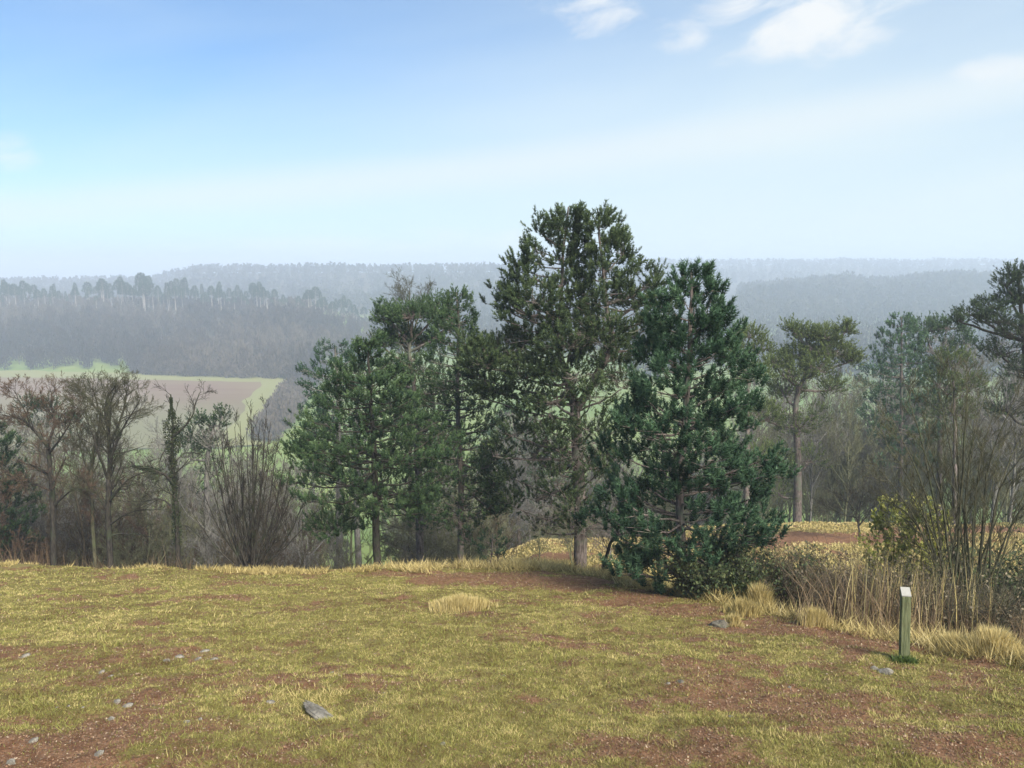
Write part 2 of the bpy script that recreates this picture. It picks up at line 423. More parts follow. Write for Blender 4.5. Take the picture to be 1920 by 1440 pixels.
# ------------------------------------------------------------------ short grass on the hilltop (stuff)
def blades(n, rlo, rhi, name, mat, hmin, hmax, keep=None, half=44, pw=.35, lean=.9, wid=.0011, label=None, tintf=None, cat='grass'):
    u = NR.uniform(0, 1, n); r = rlo * (rhi / rlo) ** (u ** (1 - pw)); t = np.radians(NR.uniform(-half, half, n))
    x = np.sin(t) * r; y = np.cos(t) * r
    if keep is not None:
        k = keep(x, y, r); x, y, r = x[k], y[k], r[k]
    z = height(x, y); n = len(x)
    h = NR.uniform(hmin, hmax, n) * (.55 + .9 * fbm(x * 3, y * 3, 31, 3)); wd = wid * r * NR.uniform(.7, 1.3, n)
    a = NR.uniform(0, 2 * math.pi, n); l = lean * NR.uniform(.3, 1.2, n) * h
    tip = np.stack([x + np.cos(a) * l, y + np.sin(a) * l, z + h * .75], 1)
    b = NR.uniform(0, 2 * math.pi, n); s = np.stack([np.cos(b), np.sin(b), np.zeros(n)], 1) * wd[:, None]
    p = np.stack([x, y, z - .008], 1)
    V = np.stack([p - s, p + s, tip], 1).reshape(-1, 3)
    tt = np.clip(NR.normal(.5, .22, n) if tintf is None else tintf(x, y, n), 0, 1)
    o = mesh_obj(name, V, np.arange(n * 3).reshape(-1, 3), mat, attrs={'tint': np.repeat(tt, 3)})
    tag(o, label, cat, kind='stuff'); return o


M['turf'] = mat_leafy('turf', (.132, .080, .036), (.245, .248, .060), (.54, .435, .185), .3)
def turf_keep(x, y, r):
    d = fbm(x * 13, y * 8, 91, 4)
    return (NR.uniform(0, 1, len(x)) > soil_mask(x, y) * .82) & (NR.uniform(0, 1, len(x)) < sstep(d, .30, .62) + .22)
def turf_tint(x, y, n):
    return .48 + (fbm(x * .8, y * .8, 51, 3) - .5) * .6 + (fbm(x * 4, y * 4, 52, 2) - .5) * .8 + (fbm(x * 16, y * 12, 53, 3) - .5) * .9 - .30 * soil_mask(x, y) + NR.normal(0, .27, n)
blades(2100000, 2.6, 22.5, 'turf_grass', M['turf'], .010, .031, turf_keep, half=49, lean=1.3, wid=.00058, label='short yellow green turf covering the hilltop', tintf=turf_tint)
blades(260000, 2.6, 22, 'long_grass', M['turf'], .035, .085, lambda x, y, r: (fbm(x * 2.2, y * 2.2, 97, 3) + (fbm(x * 9, y * 9, 98, 2) - .5) * .5 > .66) & (NR.uniform(0, 1, len(x)) > soil_mask(x, y)), lean=1.1, wid=.0006, label='longer loose grass in clumps among the short turf', tintf=lambda x, y, n: .45 + (fbm(x * .7, y * .7, 99, 2) - .5) * 1.6 + NR.normal(0, .2, n))
blades(120000, 24, 46, 'shoulder_grass', M['straw'], .05, .13, lambda x, y, r: (np.degrees(np.arctan2(x, y)) > -4) & (NR.uniform(0, 1, len(x)) > soil_mask(x, y)), half=40, wid=.0009, label='straw coloured grass on the far shoulder behind the pines', tintf=lambda x, y, n: .1 + fbm(x * .5, y * .5, 93, 3) * .8 + NR.normal(0, .15, n))

M['litter'] = mat_leafy('litter', (.09, .050, .030), (.22, .13, .075), (.36, .28, .19), .05)
n = 260000; u = NR.uniform(0, 1, n); rr0 = 2.6 * (22 / 2.6) ** (u ** .75); t0_ = np.radians(NR.uniform(-44, 44, n)); lx, ly = np.sin(t0_) * rr0, np.cos(t0_) * rr0
k = NR.uniform(0, 1, n) < .05 + soil_mask(lx, ly) * .8; lx, ly, rr0 = lx[k], ly[k], rr0[k]; n = len(lx)
P_ = np.stack([lx, ly, height(lx, ly) + .006], 1); S_ = NR.uniform(.004, .012, n) * (.6 + rr0 * .07); a_ = NR.uniform(0, 6.28, n)
ax_ = np.stack([np.cos(a_), np.sin(a_), NR.normal(0, .3, n)], 1) * S_[:, None]; bx_ = np.stack([-np.sin(a_), np.cos(a_), NR.normal(0, .4, n)], 1) * (S_ * NR.uniform(.2, .8, n))[:, None]
V_ = np.stack([P_ - ax_, P_ + bx_, P_ + ax_, P_ - bx_], 1).reshape(-1, 3)
tag(mesh_obj('leaf_litter', V_, np.arange(n * 4).reshape(-1, 4), M['litter'], attrs={'tint': np.repeat(np.clip(NR.normal(.42, .28, n), 0, 1), 4)}), 'brown leaf litter and chips scattered on the bare soil', 'leaf litter', kind='stuff')
EDGE = lambda px, v: at(px, v, 2.0 / (-slope_at(v) - .3))
def near_edge(x, y, inner, outer):
    px = 960 + x / np.maximum(y, .1) * FP * (CP - .25 * SP); sl = -np.vectorize(slope_at)(crest_v(px)); yc = 2 / (sl - .3)
    return (y > yc - inner) & (y < yc + outer), px
def edge_keep(x, y, r):
    px0 = 960 + x / np.maximum(y, .1) * FP * (CP - .25 * SP)
    k, px = near_edge(x, y, np.interp(px0, [690, 800, 1150, 1260, 1350, 1500, 1900], [.3, 2.0, 2.3, 1.2, .8, .6, .6]), 1.2); n = fbm(x * 1.2, y * 1.2, 77, 3)
    return k & (px > 690) & (n > .30) & (NR.uniform(0, 1, len(x)) < np.clip((n - .26) * 3.2, 0, 1) * np.interp(px, [1300, 1600], [1, .6]) * (.35 + .65 * sstep(fbm(x * 4, y * 4, 79, 2), .3, .6)))
def edge_keep_l(x, y, r):
    k, px = near_edge(x, y, .9, 1.6); n = fbm(x * 1.2, y * 1.2, 78, 3)
    return k & (px <= 710) & (n > .5)
blades(650000, 7, 25, 'dry_grass', M['straw'], .07, .34, edge_keep, half=42, pw=-.2, lean=.95, wid=.0006, label='tall bleached grass along the path edge on the hilltop rim', tintf=lambda x, y, n: .42 + (fbm(x * 2.5, y * 2.5, 95, 3) - .5) * .9 + NR.normal(0, .24, n))
blades(300000, 15, 30, 'rim_grass', M['straw'], .08, .20, edge_keep_l, half=42, pw=-.2, lean=.8, wid=.00075, label='thin pale grass along the left rim of the hilltop', tintf=lambda x, y, n: .35 + NR.normal(0, .2, n))


def clump(name, px, v, Yd, rad, h, n, mat, label, cat, lean=.5, mean=.5, wd=.006, up=0):
    x0, y0, _ = at(px, v, Yd); z0 = gz(x0, y0)
    a = NR.uniform(0, 2 * math.pi, n); r = np.minimum(rad * np.abs(NR.normal(0, .45, n)), rad * .95) * (1 + .22 * np.sin(a * 3 + px)); x = np.cos(a) * r; y = np.sin(a) * r
    z = height(x + x0, y + y0) - z0; hh = h * NR.uniform(.5, 1.05, n) * np.exp(-.9 * (r / rad) ** 2)
    a2 = a + NR.normal(0, .9, n); l = lean * hh * NR.uniform(.1, 1, n)
    tip = np.stack([x + np.cos(a2) * l, y + np.sin(a2) * l, z + hh], 1); b = NR.uniform(0, math.pi, n)
    s = np.stack([np.cos(b), np.sin(b), 0 * b], 1) * wd; p = np.stack([x, y, z - .02], 1)
    mid = (p + tip) / 2 + np.array([0, 0, 1]) * (hh * .12)[:, None]
    V = np.stack([p - s, p + s, mid + s * .7, mid - s * .7, tip], 1).reshape(-1, 3); i = np.arange(n)[:, None] * 5
    F = [i + np.array([[0, 1, 2, 3]]), i + np.array([[3, 2, 4]])]
    o = mesh_obj(name, V, F, mat, attrs={'tint': np.repeat(np.clip(NR.normal(mean, .2, n), 0, 1), 5)}); o.location = (x0, y0, z0)
    tag(o, label, cat); return o


for px, v, rad, h, n, mean, lb in [
    (862, 1140, .62, .24, 3600, .60, 'golden tuft of long grass alone in the turf before the path'),
    (1425, 1140, .26, .48, 1500, .55, 'tall pointed straw tuft on the rim beside the dark pine'),
    (1375, 1172, .16, .20, 500, .6, 'small pale tuft beside the dark stone near the rim'),
    (1395, 1150, .35, .26, 1400, .45, 'wide low straw tuft just left of the tallest rim tuft'),
    (1530, 1170, .30, .26, 1300, .6, 'bleached tuft on the rim in front of the brown reeds'),
    (1860, 1225, .40, .34, 2400, .7, 'pale straw tuft at the right end of the rim'),
    (1790, 1222, .30, .25, 1300, .65, 'bleached tuft right of the wooden post')]:
    clump('grass_tuft', px, v, on_ground(px, v), rad, h, n, M['straw'], lb, 'grass tuft', mean=mean)
M['green_blade'] = mat_leafy('green_blade', (.05, .08, .02), (.10, .15, .04), (.18, .24, .07), .25)
clump('grass_tuft', 1697, 1244, on_ground(1697, 1244), .17, .10, 700, M['green_blade'], 'dark green tuft round the foot of the wooden post', 'grass tuft', lean=1.2)
clump('grass_tuft', 1398, 1118, on_ground(1398, 1135) + .8, .30, .75, 1900, M['green_blade'], 'long blue green blades behind the straw tuft beside the dark pine', 'grass tuft', lean=.7, mean=.7, wd=.005)

# ------------------------------------------------------------------ stones
def rock_mat(name, a, b, c, wl=None):
    m, g = material(name); tcn = g.n('ShaderNodeTexCoord'); o = tcn.outputs['Object']
    n1 = g.noise(o, 9, 6, .7); n2 = g.noise(o, 3, 4, .6, .5); n3 = g.noise(o, 40, 4, .7)
    cc = g.mix(g.ss(n1, .35, .65), a, b); cc = g.mix(g.m('MULTIPLY', g.ss(n2, .5, .65), .7), cc, c)
    return finish(m, g, cc, .92, bump=g.m('ADD', n1, g.m('MULTIPLY', n3, .5)), bstr=.8, bdist=.02, spec=.15)
M['limestone'] = rock_mat('limestone', (.11, .10, .08), (.29, .265, .22), (.15, .13, .06))
M['flint'] = rock_mat('flint', (.07, .065, .05), (.15, .135, .11), (.09, .10, .04))


def stone(px, v, sx, sy, sz, rot, mat, label, group=None, sink=.3, seed=0):
    import bmesh
    if sx < .15: sx, sy, sz = sx * .8, sy * .9, sz * .75
    d = on_ground(px, v); x, y, _ = at(px, v, d)
    bm = bmesh.new(); bmesh.ops.create_icosphere(bm, subdivisions=4, radius=1)
    co = np.array([vv.co[:] for vv in bm.verts]); q = co * 1.6 + seed * 7.7
    k = 1 + .55 * (fbm(q[:, 0] + q[:, 2] * .7, q[:, 1] - q[:, 2] * .9, seed, 4) - .5) + .35 * (fbm(q[:, 0] * 3 - q[:, 2] * 2, q[:, 1] * 3 + q[:, 2], seed + 5, 3) - .5)
    st = np.floor(co[:, 2] * 3 + k * 1.5) / 3 * .35
    co2 = co * k[:, None]; co2[:, 2] = co2[:, 2] * .65 + st * .5
    co2 *= np.array([sx, sy, sz])
    for vv, c in zip(bm.verts, co2): vv.co = c
    me = bpy.data.meshes.new('stone'); bm.to_mesh(me); bm.free(); me.materials.append(mat)
    o = bpy.data.objects.new('stone', me); col.objects.link(o)
    o.location = (x, y, gz(x, y) + sz * (.42 - sink * 1.2)); o.rotation_euler = (math.radians(-14), R.uniform(-.08, .08), rot); tag(o, label, 'stone', group); return o


stone(602, 1345, .32, .075, .05, math.radians(-48), M['limestone'], 'long grey slab of rock breaking through the turf, largest in the foreground', seed=1)
stone(508, 1318, .055, .035, .03, -.5, M['limestone'], 'small pale rock up left of the long grey slab', seed=2)
stone(1350, 1174, .16, .11, .09, .3, M['flint'], 'dark mossy stone near the rim in front of the dark pine', seed=3)
GR = 'loose pale stones in the turf'
k = 3
for px, v, s, lb in [(47, 1232, .07, 'pale stone furthest left in the upper turf'), (62, 1390, .05, 'flat pale stone at the lower left beside bare soil'),
                     (20, 1432, .05, 'brownish stone in the bottom left corner'),
                     (312, 1240, .055, 'pale stone at the left end of the row of stones'), (336, 1233, .06, 'second pale stone from the left in the row of stones'),
                     (384, 1222, .07, 'pale stone at the top of the row of stones'), (372, 1236, .05, 'small pale stone below the top one of the row'),
                     (402, 1237, .055, 'pale stone at the right end of the row of stones'),
                     (190, 1262, .05, 'small grey stone between the row and the left edge'), (208, 1268, .035, 'tiny grey stone beside the small grey stone'),
                     (218, 1318, .05, 'left one of two whitish stones on bare soil'), (240, 1324, .055, 'right one of two whitish stones on bare soil'),
                     (208, 1350, .045, 'pale stone just below the two whitish stones'), (185, 1415, .05, 'rounded pinkish stone low on the bare soil'),
                     (155, 1328, .02, None), (108, 1327, .025, None), (128, 1325, .02, None), (350, 1355, .03, None), (375, 1350, .03, None),
                     (622, 1262, .03, 'single pale pebble up right of the long grey slab'), (1252, 1282, .03, None), (1660, 1262, .10, 'low grey stone in the turf below the wooden post'),
                     (1640, 1255, .05, None), (945, 1268, .025, None), (1060, 1240, .02, None), (720, 1300, .02, None), (830, 1395, .03, None),
                     (1480, 1290, .025, None), (1370, 1345, .03, None), (1275, 1280, .05, 'dark stone in the middle of the turf right of centre')]:
    k += 1
    stone(px, v, s, s * R.uniform(.6, .9), s * R.uniform(.5, .7), R.uniform(0, 3), M['flint'] if lb and ('dark' in lb) else M['limestone'],
          lb or 'tiny pale pebble lying loose in the short turf', GR, seed=k)

# ------------------------------------------------------------------ wooden marker post
m, g = material('weathered_post'); tcn = g.n('ShaderNodeTexCoord'); mp = g.n('ShaderNodeMapping'); g.put(mp.inputs[0], tcn.outputs['Object'])
mp.inputs['Scale'].default_value = (14, 14, 1.1); n1 = g.noise(mp.outputs[0], 3, 6, .65); n2 = g.noise(tcn.outputs['Object'], 5, 4)
c = g.mix(g.ss(n1, .35, .65), (.075, .088, .042), (.17, .185, .095)); c = g.mix(g.m('MULTIPLY', g.ss(n2, .52, .7), .5), c, (.10, .085, .045))
M['post'] = finish(m, g, c, .85, bump=n1, bstr=.8, bdist=.01, spec=.2)
m, g = material('pale_plate'); tcn = g.n('ShaderNodeTexCoord'); n1 = g.noise(tcn.outputs['Object'], 30, 3)
M['plate'] = finish(m, g, g.mix(n1, (.26, .25, .22), (.40, .385, .34)), .5)


def bevel_box(name, verts, mat, parent, bev=.006):
    import bmesh
    bm = bmesh.new(); vs = [bm.verts.new(v) for v in verts]
    for f in ((0, 3, 2, 1), (4, 5, 6, 7), (0, 1, 5, 4), (1, 2, 6, 5), (2, 3, 7, 6), (3, 0, 4, 7)): bm.faces.new([vs[i] for i in f])
    bmesh.ops.bevel(bm, geom=list(bm.edges), offset=bev, segments=2, affect='EDGES')
    me = bpy.data.meshes.new(name); bm.to_mesh(me); bm.free(); me.materials.append(mat)
    o = bpy.data.objects.new(name, me); col.objects.link(o); o.parent = parent; return o


pd = on_ground(1695, 1240); pxy = at(1695, 1240, pd); pz = gz(pxy[0], pxy[1])
sc_p = pd / FP
hw = 8.7 * sc_p; ph = 148 * sc_p
post = empty('marker_post', (pxy[0], pxy[1], pz), label='square green weathered wooden post with a slanted pale plate on top', cat='post')
post.rotation_euler = (math.radians(-1), math.radians(-2.6), math.radians(-16))
bevel_box('shaft', [(-hw, -hw, -.25), (hw, -hw, -.25), (hw, hw, -.25), (-hw, hw, -.25), (-hw, -hw, ph * .93), (hw, -hw, ph * .93), (hw, hw, ph), (-hw, hw, ph)], M['post'], post)
e = .004; t_ = hw * 1.0
bevel_box('plate', [(-t_, -t_, ph * .93 + e), (t_, -t_, ph * .93 + e), (t_, t_, ph + e + .004), (-t_, t_, ph + e + .004),
                    (-t_, -t_, ph * .93 + .018), (t_, -t_, ph * .93 + .018), (t_, t_, ph + .022), (-t_, t_, ph + .022)], M['plate'], post, .002)


# ------------------------------------------------------------------ trees
def vadd(a, b, k=1.0): return (a[0] + b[0] * k, a[1] + b[1] * k, a[2] + b[2] * k)
def vn(a):
    l = math.sqrt(a[0] ** 2 + a[1] ** 2 + a[2] ** 2) or 1; return (a[0] / l, a[1] / l, a[2] / l)
def rv(r): return vn((r.gauss(0, 1), r.gauss(0, 1), r.gauss(0, 1)))
def cross(a, b): return (a[1] * b[2] - a[2] * b[1], a[2] * b[0] - a[0] * b[2], a[0] * b[1] - a[1] * b[0])
def tilt(d, ang, r):
    p = vn(cross(d, rv(r))); c, s = math.cos(ang), math.sin(ang)
    return vn((d[0] * c + p[0] * s, d[1] * c + p[1] * s, d[2] * c + p[2] * s))


class Tree:
    def __init__(s, base, seed):
        s.base = base; s.r = random.Random(seed); s.rng = np.random.default_rng(seed)
        s.wood = []; s.twig = []; s.P = []; s.D = []; s.S = []; s.T = []; s.LP = []; s.LS = []; s.LT = []

    def L(s, p): return (p[0] - s.base[0], p[1] - s.base[1], p[2] - s.base[2])

    def line(s, pts, r0, r1, thin=False, wig=0.0):
        n = len(pts) - 1
        for i in range(n):
            a = pts[i]; b = pts[i + 1]
            ra_ = r0 + (r1 - r0) * i / n; rb = r0 + (r1 - r0) * (i + 1) / n
            (s.twig if thin else s.wood).append((*a, *b, ra_, rb))

    def curve(s, pts, sub=3, wig=.0):
        """Catmull-like subdivision with wiggle"""
        o = []
        for i in range(len(pts) - 1):
            p0 = pts[max(i - 1, 0)]; p1 = pts[i]; p2 = pts[i + 1]; p3 = pts[min(i + 2, len(pts) - 1)]
            for j in range(sub):
                t = j / sub
                q = tuple(.5 * (2 * p1[k] + (p2[k] - p0[k]) * t + (2 * p0[k] - 5 * p1[k] + 4 * p2[k] - p3[k]) * t * t + (3 * p1[k] - p0[k] - 3 * p2[k] + p3[k]) * t ** 3) for k in range(3))
                if i + j: q = vadd(q, rv(s.r), wig)
                o.append(q)
        o.append(pts[-1]); return o

    def grow(s, p, d, L, r, lvl, P):
        last = lvl >= P['levels']; n = 3 if last else max(3, min(7, int(L / P.get('seg', .35)) + 2))
        pts = [p]; ds = [d]; up = P.get('up', .1); wig = P.get('wig', .14)
        for i in range(n):
            g_ = rv(s.r); d = vn((d[0] + g_[0] * wig, d[1] + g_[1] * wig, d[2] + g_[2] * wig + up))
            pts.append(vadd(pts[-1], d, L / n)); ds.append(d)
        r1 = max(r * .3, P.get('rmin', .003)); s.line(pts, r, r1, thin=lvl >= P.get('thin', 3))
        if last:
            if P.get('leaf', 0) and s.r.random() < P['leaf']:
                for q in pts[1:]: s.LP.append(vadd(q, rv(s.r), .03)); s.LS.append(P.get('leafsize', .03) * s.r.uniform(.6, 1.2)); s.LT.append(s.r.random())
            return
        nc = P['n'][min(lvl, len(P['n']) - 1)]; nc = max(1, int(nc * s.r.uniform(.8, 1.25) + .5)); a0, a1 = P['ang']
        for k_ in range(nc):
            t = P.get('start', .2) + (1 - P.get('start', .2)) * (k_ + s.r.random()) / nc
            f = t * n; i = min(int(f), n - 1); f -= i
            q = tuple(pts[i][c] * (1 - f) + pts[i + 1][c] * f for c in range(3))
            rr = r + (r1 - r) * t
            s.grow(q, tilt(ds[i + 1], math.radians(s.r.uniform(a0, a1)), s.r), L * P['ratio'] * s.r.uniform(.7, 1.2) * (1.15 - .45 * t), max(rr * .6, P.get('rmin', .003)), lvl + 1, P)

    def limb(s, pts, r0, r1, P, nch, lvl=1, Lc=1.0, wig=.02, sub=3, t0=.25, angs=None, flat=False):
        c = s.curve(pts, sub, wig); s.line(c, r0, r1); n = len(c) - 1
        for k_ in range(nch):
            t = t0 + (1 - t0) * (k_ + s.r.random()) / nch; f = t * n; i = min(int(f), n - 1); f -= i
            q = tuple(c[i][j] * (1 - f) + c[i + 1][j] * f for j in range(3)); d = vn(tuple(c[i + 1][j] - c[i][j] for j in range(3)))
            a0, a1 = angs or P['ang']
            s.grow(q, tilt(d, math.radians(s.r.uniform(a0, a1)), s.r), Lc * s.r.uniform(.65, 1.2) * (1.2 - .55 * t), max((r0 + (r1 - r0) * t) * .5, .004), lvl, P)
        return c

    def tuft(s, p, d, size, tint):
        s.P.append(p); s.D.append(d); s.S.append(size); s.T.append(tint)

    def bough(s, p, tip, r0, size, dens=1.0, tint=.5, nsub=6, bare=.35, lift=.25):
        """needle-bearing bough from p to tip, ends curving up"""
        L = math.dist(p, tip); dirn = vn(tuple(tip[k] - p[k] for k in range(3)))
        c1 = tuple(p[k] + (tip[k] - p[k]) * .5 for k in range(3)); c1 = (c1[0], c1[1], c1[2] - L * .08)
        c = s.curve([p, c1, tip], 4, L * .018); s.line(c, r0, max(r0 * .3, .006)); n = len(c) - 1
        nsub = max(2, int(nsub * (.6 + L * .35)))
        for k_ in range(nsub):
            t = bare + (1 - bare) * (k_ + s.r.random()) / nsub; f = t * n; i = min(int(f), n - 1); f -= i
            q = tuple(c[i][j] * (1 - f) + c[i + 1][j] * f for j in range(3))
            side = vn((-dirn[1], dirn[0], 0)); sg = 1 if k_ % 2 else -1; a = s.r.uniform(.35, 1.1)
            sd = vn((dirn[0] * math.cos(a) + side[0] * sg * math.sin(a), dirn[1] * math.cos(a) + side[1] * sg * math.sin(a), s.r.uniform(-.15, .45)))
            sl = (.16 + .34 * L * (1.1 - .6 * t)) * s.r.uniform(.6, 1.15); sl = min(sl, size * 5.5)
            e = vadd(q, sd, sl); s.line([q, e], r0 * .35, .004, thin=True)
            m_ = max(1, int(sl / (size * 1.5) * dens + s.r.random())); tc_ = tint + s.r.gauss(0, .13)
            for j in range(m_):
                tt = 1 - .8 * j / m_; b0 = vadd(q, sd, sl * tt)
                for j2 in range(4 if j == 0 else 3):
                    w_ = rv(s.r); b = vadd(b0, w_, size * .22)
                    dd = vn((sd[0] * .6 + w_[0] * .45, sd[1] * .6 + w_[1] * .45, sd[2] * .3 + lift + abs(w_[2]) * .4 + .7))
                    s.tuft(b, dd, size * s.r.uniform(.7, 1.25), tc_ + s.r.gauss(0, .16))
        for j in range(4): s.tuft(vadd(tip, rv(s.r), size * .35), vn((dirn[0] * .4 + s.r.gauss(0, .3), dirn[1] * .4 + s.r.gauss(0, .3), .8)), size * s.r.uniform(1, 1.4), tint + .15)

    def whorls(s, axis, prof, n, Yd, size, dens=1, tint=.5, rise=.35, bare=.35, nsub=6, depth=1.0, vpow=1.0, lift=.25, tier=0):
        """axis: function row -> trunk point; prof: (row, left px, right px)"""
        vs = [p[0] for p in prof]; lf = [p[1] for p in prof]; rt = [p[2] for p in prof]; k = Yd / FP
        for i in range(n):
            t = ((i + s.r.random()) / n) ** vpow; v = vs[0] + (vs[-1] - vs[0]) * t
            if tier: v = vs[0] + (round((v - vs[0]) / tier)) * tier + s.r.gauss(0, tier * .24)
            a = i * 2.399963 + s.r.uniform(-.4, .4)
            ca, sa = math.cos(a), math.sin(a); l_, r_ = np.interp(v, vs, lf), np.interp(v, vs, rt)
            hw_ = (r_ if ca > 0 else l_) * abs(ca) + (l_ + r_) / 2 * depth * abs(sa)
            L = float(hw_) * k * s.r.choice([.5, .72, .9, .96, 1.0, 1.1]) * s.r.uniform(.9, 1.05)
            L = max(L, size * .8); ax = axis(v); rs = rise * L * s.r.uniform(.4, 1.3) * (1.25 - .9 * t if tier else 1)
            tip = (ax[0] + ca * L, ax[1] + sa * L, ax[2]); v2 = v + rs / k; st = axis(min(v2, vs[-1] + 40))
            s.bough(st, tip, .008 + .013 * L, size, dens, tint + s.r.gauss(0, .08), nsub, bare, lift)

    def pad(s, c, rx, ry, rz, n, size, tint=.5, root=None, r0=.03):
        """a rounded clump of boughs round point c, limb from root"""
        if root is not None:
            mid = tuple((root[k] + c[k]) / 2 for k in range(3)); mid = (mid[0], mid[1], mid[2] - rz * .4)
            s.line(s.curve([root, mid, (c[0], c[1], c[2] - rz * .4)], 4, .03), r0, r0 * .45)
        for i in range(n):
            a = s.r.uniform(0, 2 * math.pi); u = s.r.uniform(-.75, 1); q = math.sqrt(max(0, 1 - u * u)); rr = s.r.uniform(.55, 1.0)
            p = (c[0] + math.cos(a) * q * rx * rr, c[1] + math.sin(a) * q * ry * rr, c[2] + u * rz * rr)
            s0 = (c[0] + s.r.uniform(-.3, .3) * rx, c[1] + s.r.uniform(-.3, .3) * ry, c[2] - rz * .3)
            s.line([s0, tuple((s0[k] + p[k]) / 2 + s.r.uniform(-.05, .05) * rx for k in range(3)), p], r0 * .25, .004, thin=True)
            o = vn((math.cos(a) * q, math.sin(a) * q, u * .8 + .35))
            for j in range(6):
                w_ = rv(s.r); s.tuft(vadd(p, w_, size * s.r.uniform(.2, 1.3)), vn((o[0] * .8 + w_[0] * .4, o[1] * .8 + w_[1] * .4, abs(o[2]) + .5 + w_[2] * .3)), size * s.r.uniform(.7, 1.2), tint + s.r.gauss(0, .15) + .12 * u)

    def build(s, name, label, cat, bark, leaf=None, group=None, K=16, twigmat=None, leafname='crown', wid=.10, spread=.95, leafmat=None, needlemax=None):
        root = empty(name, s.base, label=label, cat=cat, group=group)
        B = np.array(s.base); B8 = np.array([*s.base, *s.base, 0, 0])
        if s.wood or (leaf and s.twig):
            V, F = tubes(np.array(s.wood + (s.twig if leaf else [])) - B8); mesh_obj('trunk', V, F, M[bark], root, smooth=True)
        if leaf:
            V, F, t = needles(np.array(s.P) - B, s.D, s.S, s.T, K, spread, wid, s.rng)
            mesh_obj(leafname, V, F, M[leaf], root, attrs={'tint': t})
        elif s.twig:
            V, F = tubes(np.array(s.twig) - B8); mesh_obj('crown', V, F, M[twigmat or bark], root)
        if s.LP:
            V, F, t = leaves(np.array(s.LP) - B, s.LS, np.array(s.LT), s.rng); mesh_obj('leaves', V, F, M[leafmat or 'rust_leaf'], root, attrs={'tint': t})
        return root


def axis_fn(pts, Yd, dys=None):
    vs = [p[1] for p in pts][::-1]; xs = [p[0] for p in pts][::-1]; ds = ([p[2] if len(p) > 2 else 0 for p in pts])[::-1]
    return lambda v: at(float(np.interp(v, vs, xs)), v, Yd + float(np.interp(v, vs, ds)))


def start(px, Yd, seed, vref=1060):
    x = at(px, vref, Yd)[0]; return Tree((x, Yd, gz(x, Yd) - .05), seed)


def pine(name, label, Yd, trunk, prof, n, size, mat, r0, seed, bark='pine_bark', K=32, dens=1, tint=.5, rise=.35, bare=.35, nsub=6, pads=(), dead=0, depth=1., vpow=1., wid=.10, group=None, deadv=None, spread=.95, lift=.25, cat='pine tree', tier=0, padk=1.5):
    """pads: (px, row, rx px, rz px, count, dy, root row)"""
    T = start(trunk[0][0], Yd, seed, trunk[0][1]); ax = axis_fn(trunk, Yd)
    pts = [T.base] + [ax(p[1]) for p in trunk[1:]] if trunk[0][1] > 0 else [ax(p[1]) for p in trunk]
    c = T.curve(pts, 4, .015); T.line(c, r0, max(r0 * .16, .015))
    if prof: T.whorls(ax, prof, n, Yd, size, dens, tint, rise, bare, nsub, depth, vpow, lift, tier)
    k = Yd / FP
    for p in pads:
        cc_ = at(p[0], p[1], Yd + p[5]); T.pad(cc_, p[2] * k, p[2] * k, p[3] * k, int(p[4] * padk), size, tint, ax(p[6]), r0 * .35)
    if dead:
        lo, hi = deadv or (trunk[-1][1] + 60, trunk[0][1] - 60)
        P = dict(levels=3, n=[4, 4, 3], ang=(30, 70), ratio=.5, up=-.02, wig=.2, thin=3, rmin=.004)
        for i in range(dead):
            v = lo + (hi - lo) * T.r.random(); a = T.r.uniform(0, 6.28)
            T.grow(ax(v), vn((math.cos(a), math.sin(a), T.r.uniform(-.2, .4))), T.r.uniform(.5, 1.5), .014, 1, P)
    T.build(name, label, cat, bark, mat, group, K, wid=wid, spread=spread)
    return T


# -- the big two-topped pine
T = start(1088, 22, 101, 1055)
trunkL = [T.base, at(1088, 960, 22), at(1083, 860, 22), at(1078, 770, 22)]
T.line(T.curve(trunkL, 5, .012), .21, .15)
axA = axis_fn([(1078, 770, 0), (1050, 660, .2), (1052, 560, .3), (1056, 470, .2), (1066, 396, .2)], 22)
axB = axis_fn([(1078, 770, 0), (1110, 720, -.3), (1148, 650, -.4), (1134, 540, -.3), (1120, 400, -.3)], 22)
for ax_, vv in ((axA, (770, 710, 660, 600, 540, 470, 388)), (axB, (770, 720, 680, 640, 590, 540, 470, 392))):
    T.line(T.curve([ax_(v) for v in vv], 3, .02), .13, .02)
T.whorls(axA, [(398, 8, 8), (430, 38, 14), (480, 72, 14), (520, 92, 26), (575, 105, 45), (625, 75, 45), (660, 50, 40)], 78, 22, .24, .85, .45, .35, .42, 4)
T.whorls(axB, [(402, 6, 8), (440, 14, 36), (490, 16, 48), (545, 40, 84), (600, 60, 85), (660, 55, 60), (690, 45, 50)], 78, 22, .24, .85, .48, .35, .42, 4)
kk = 22 / FP
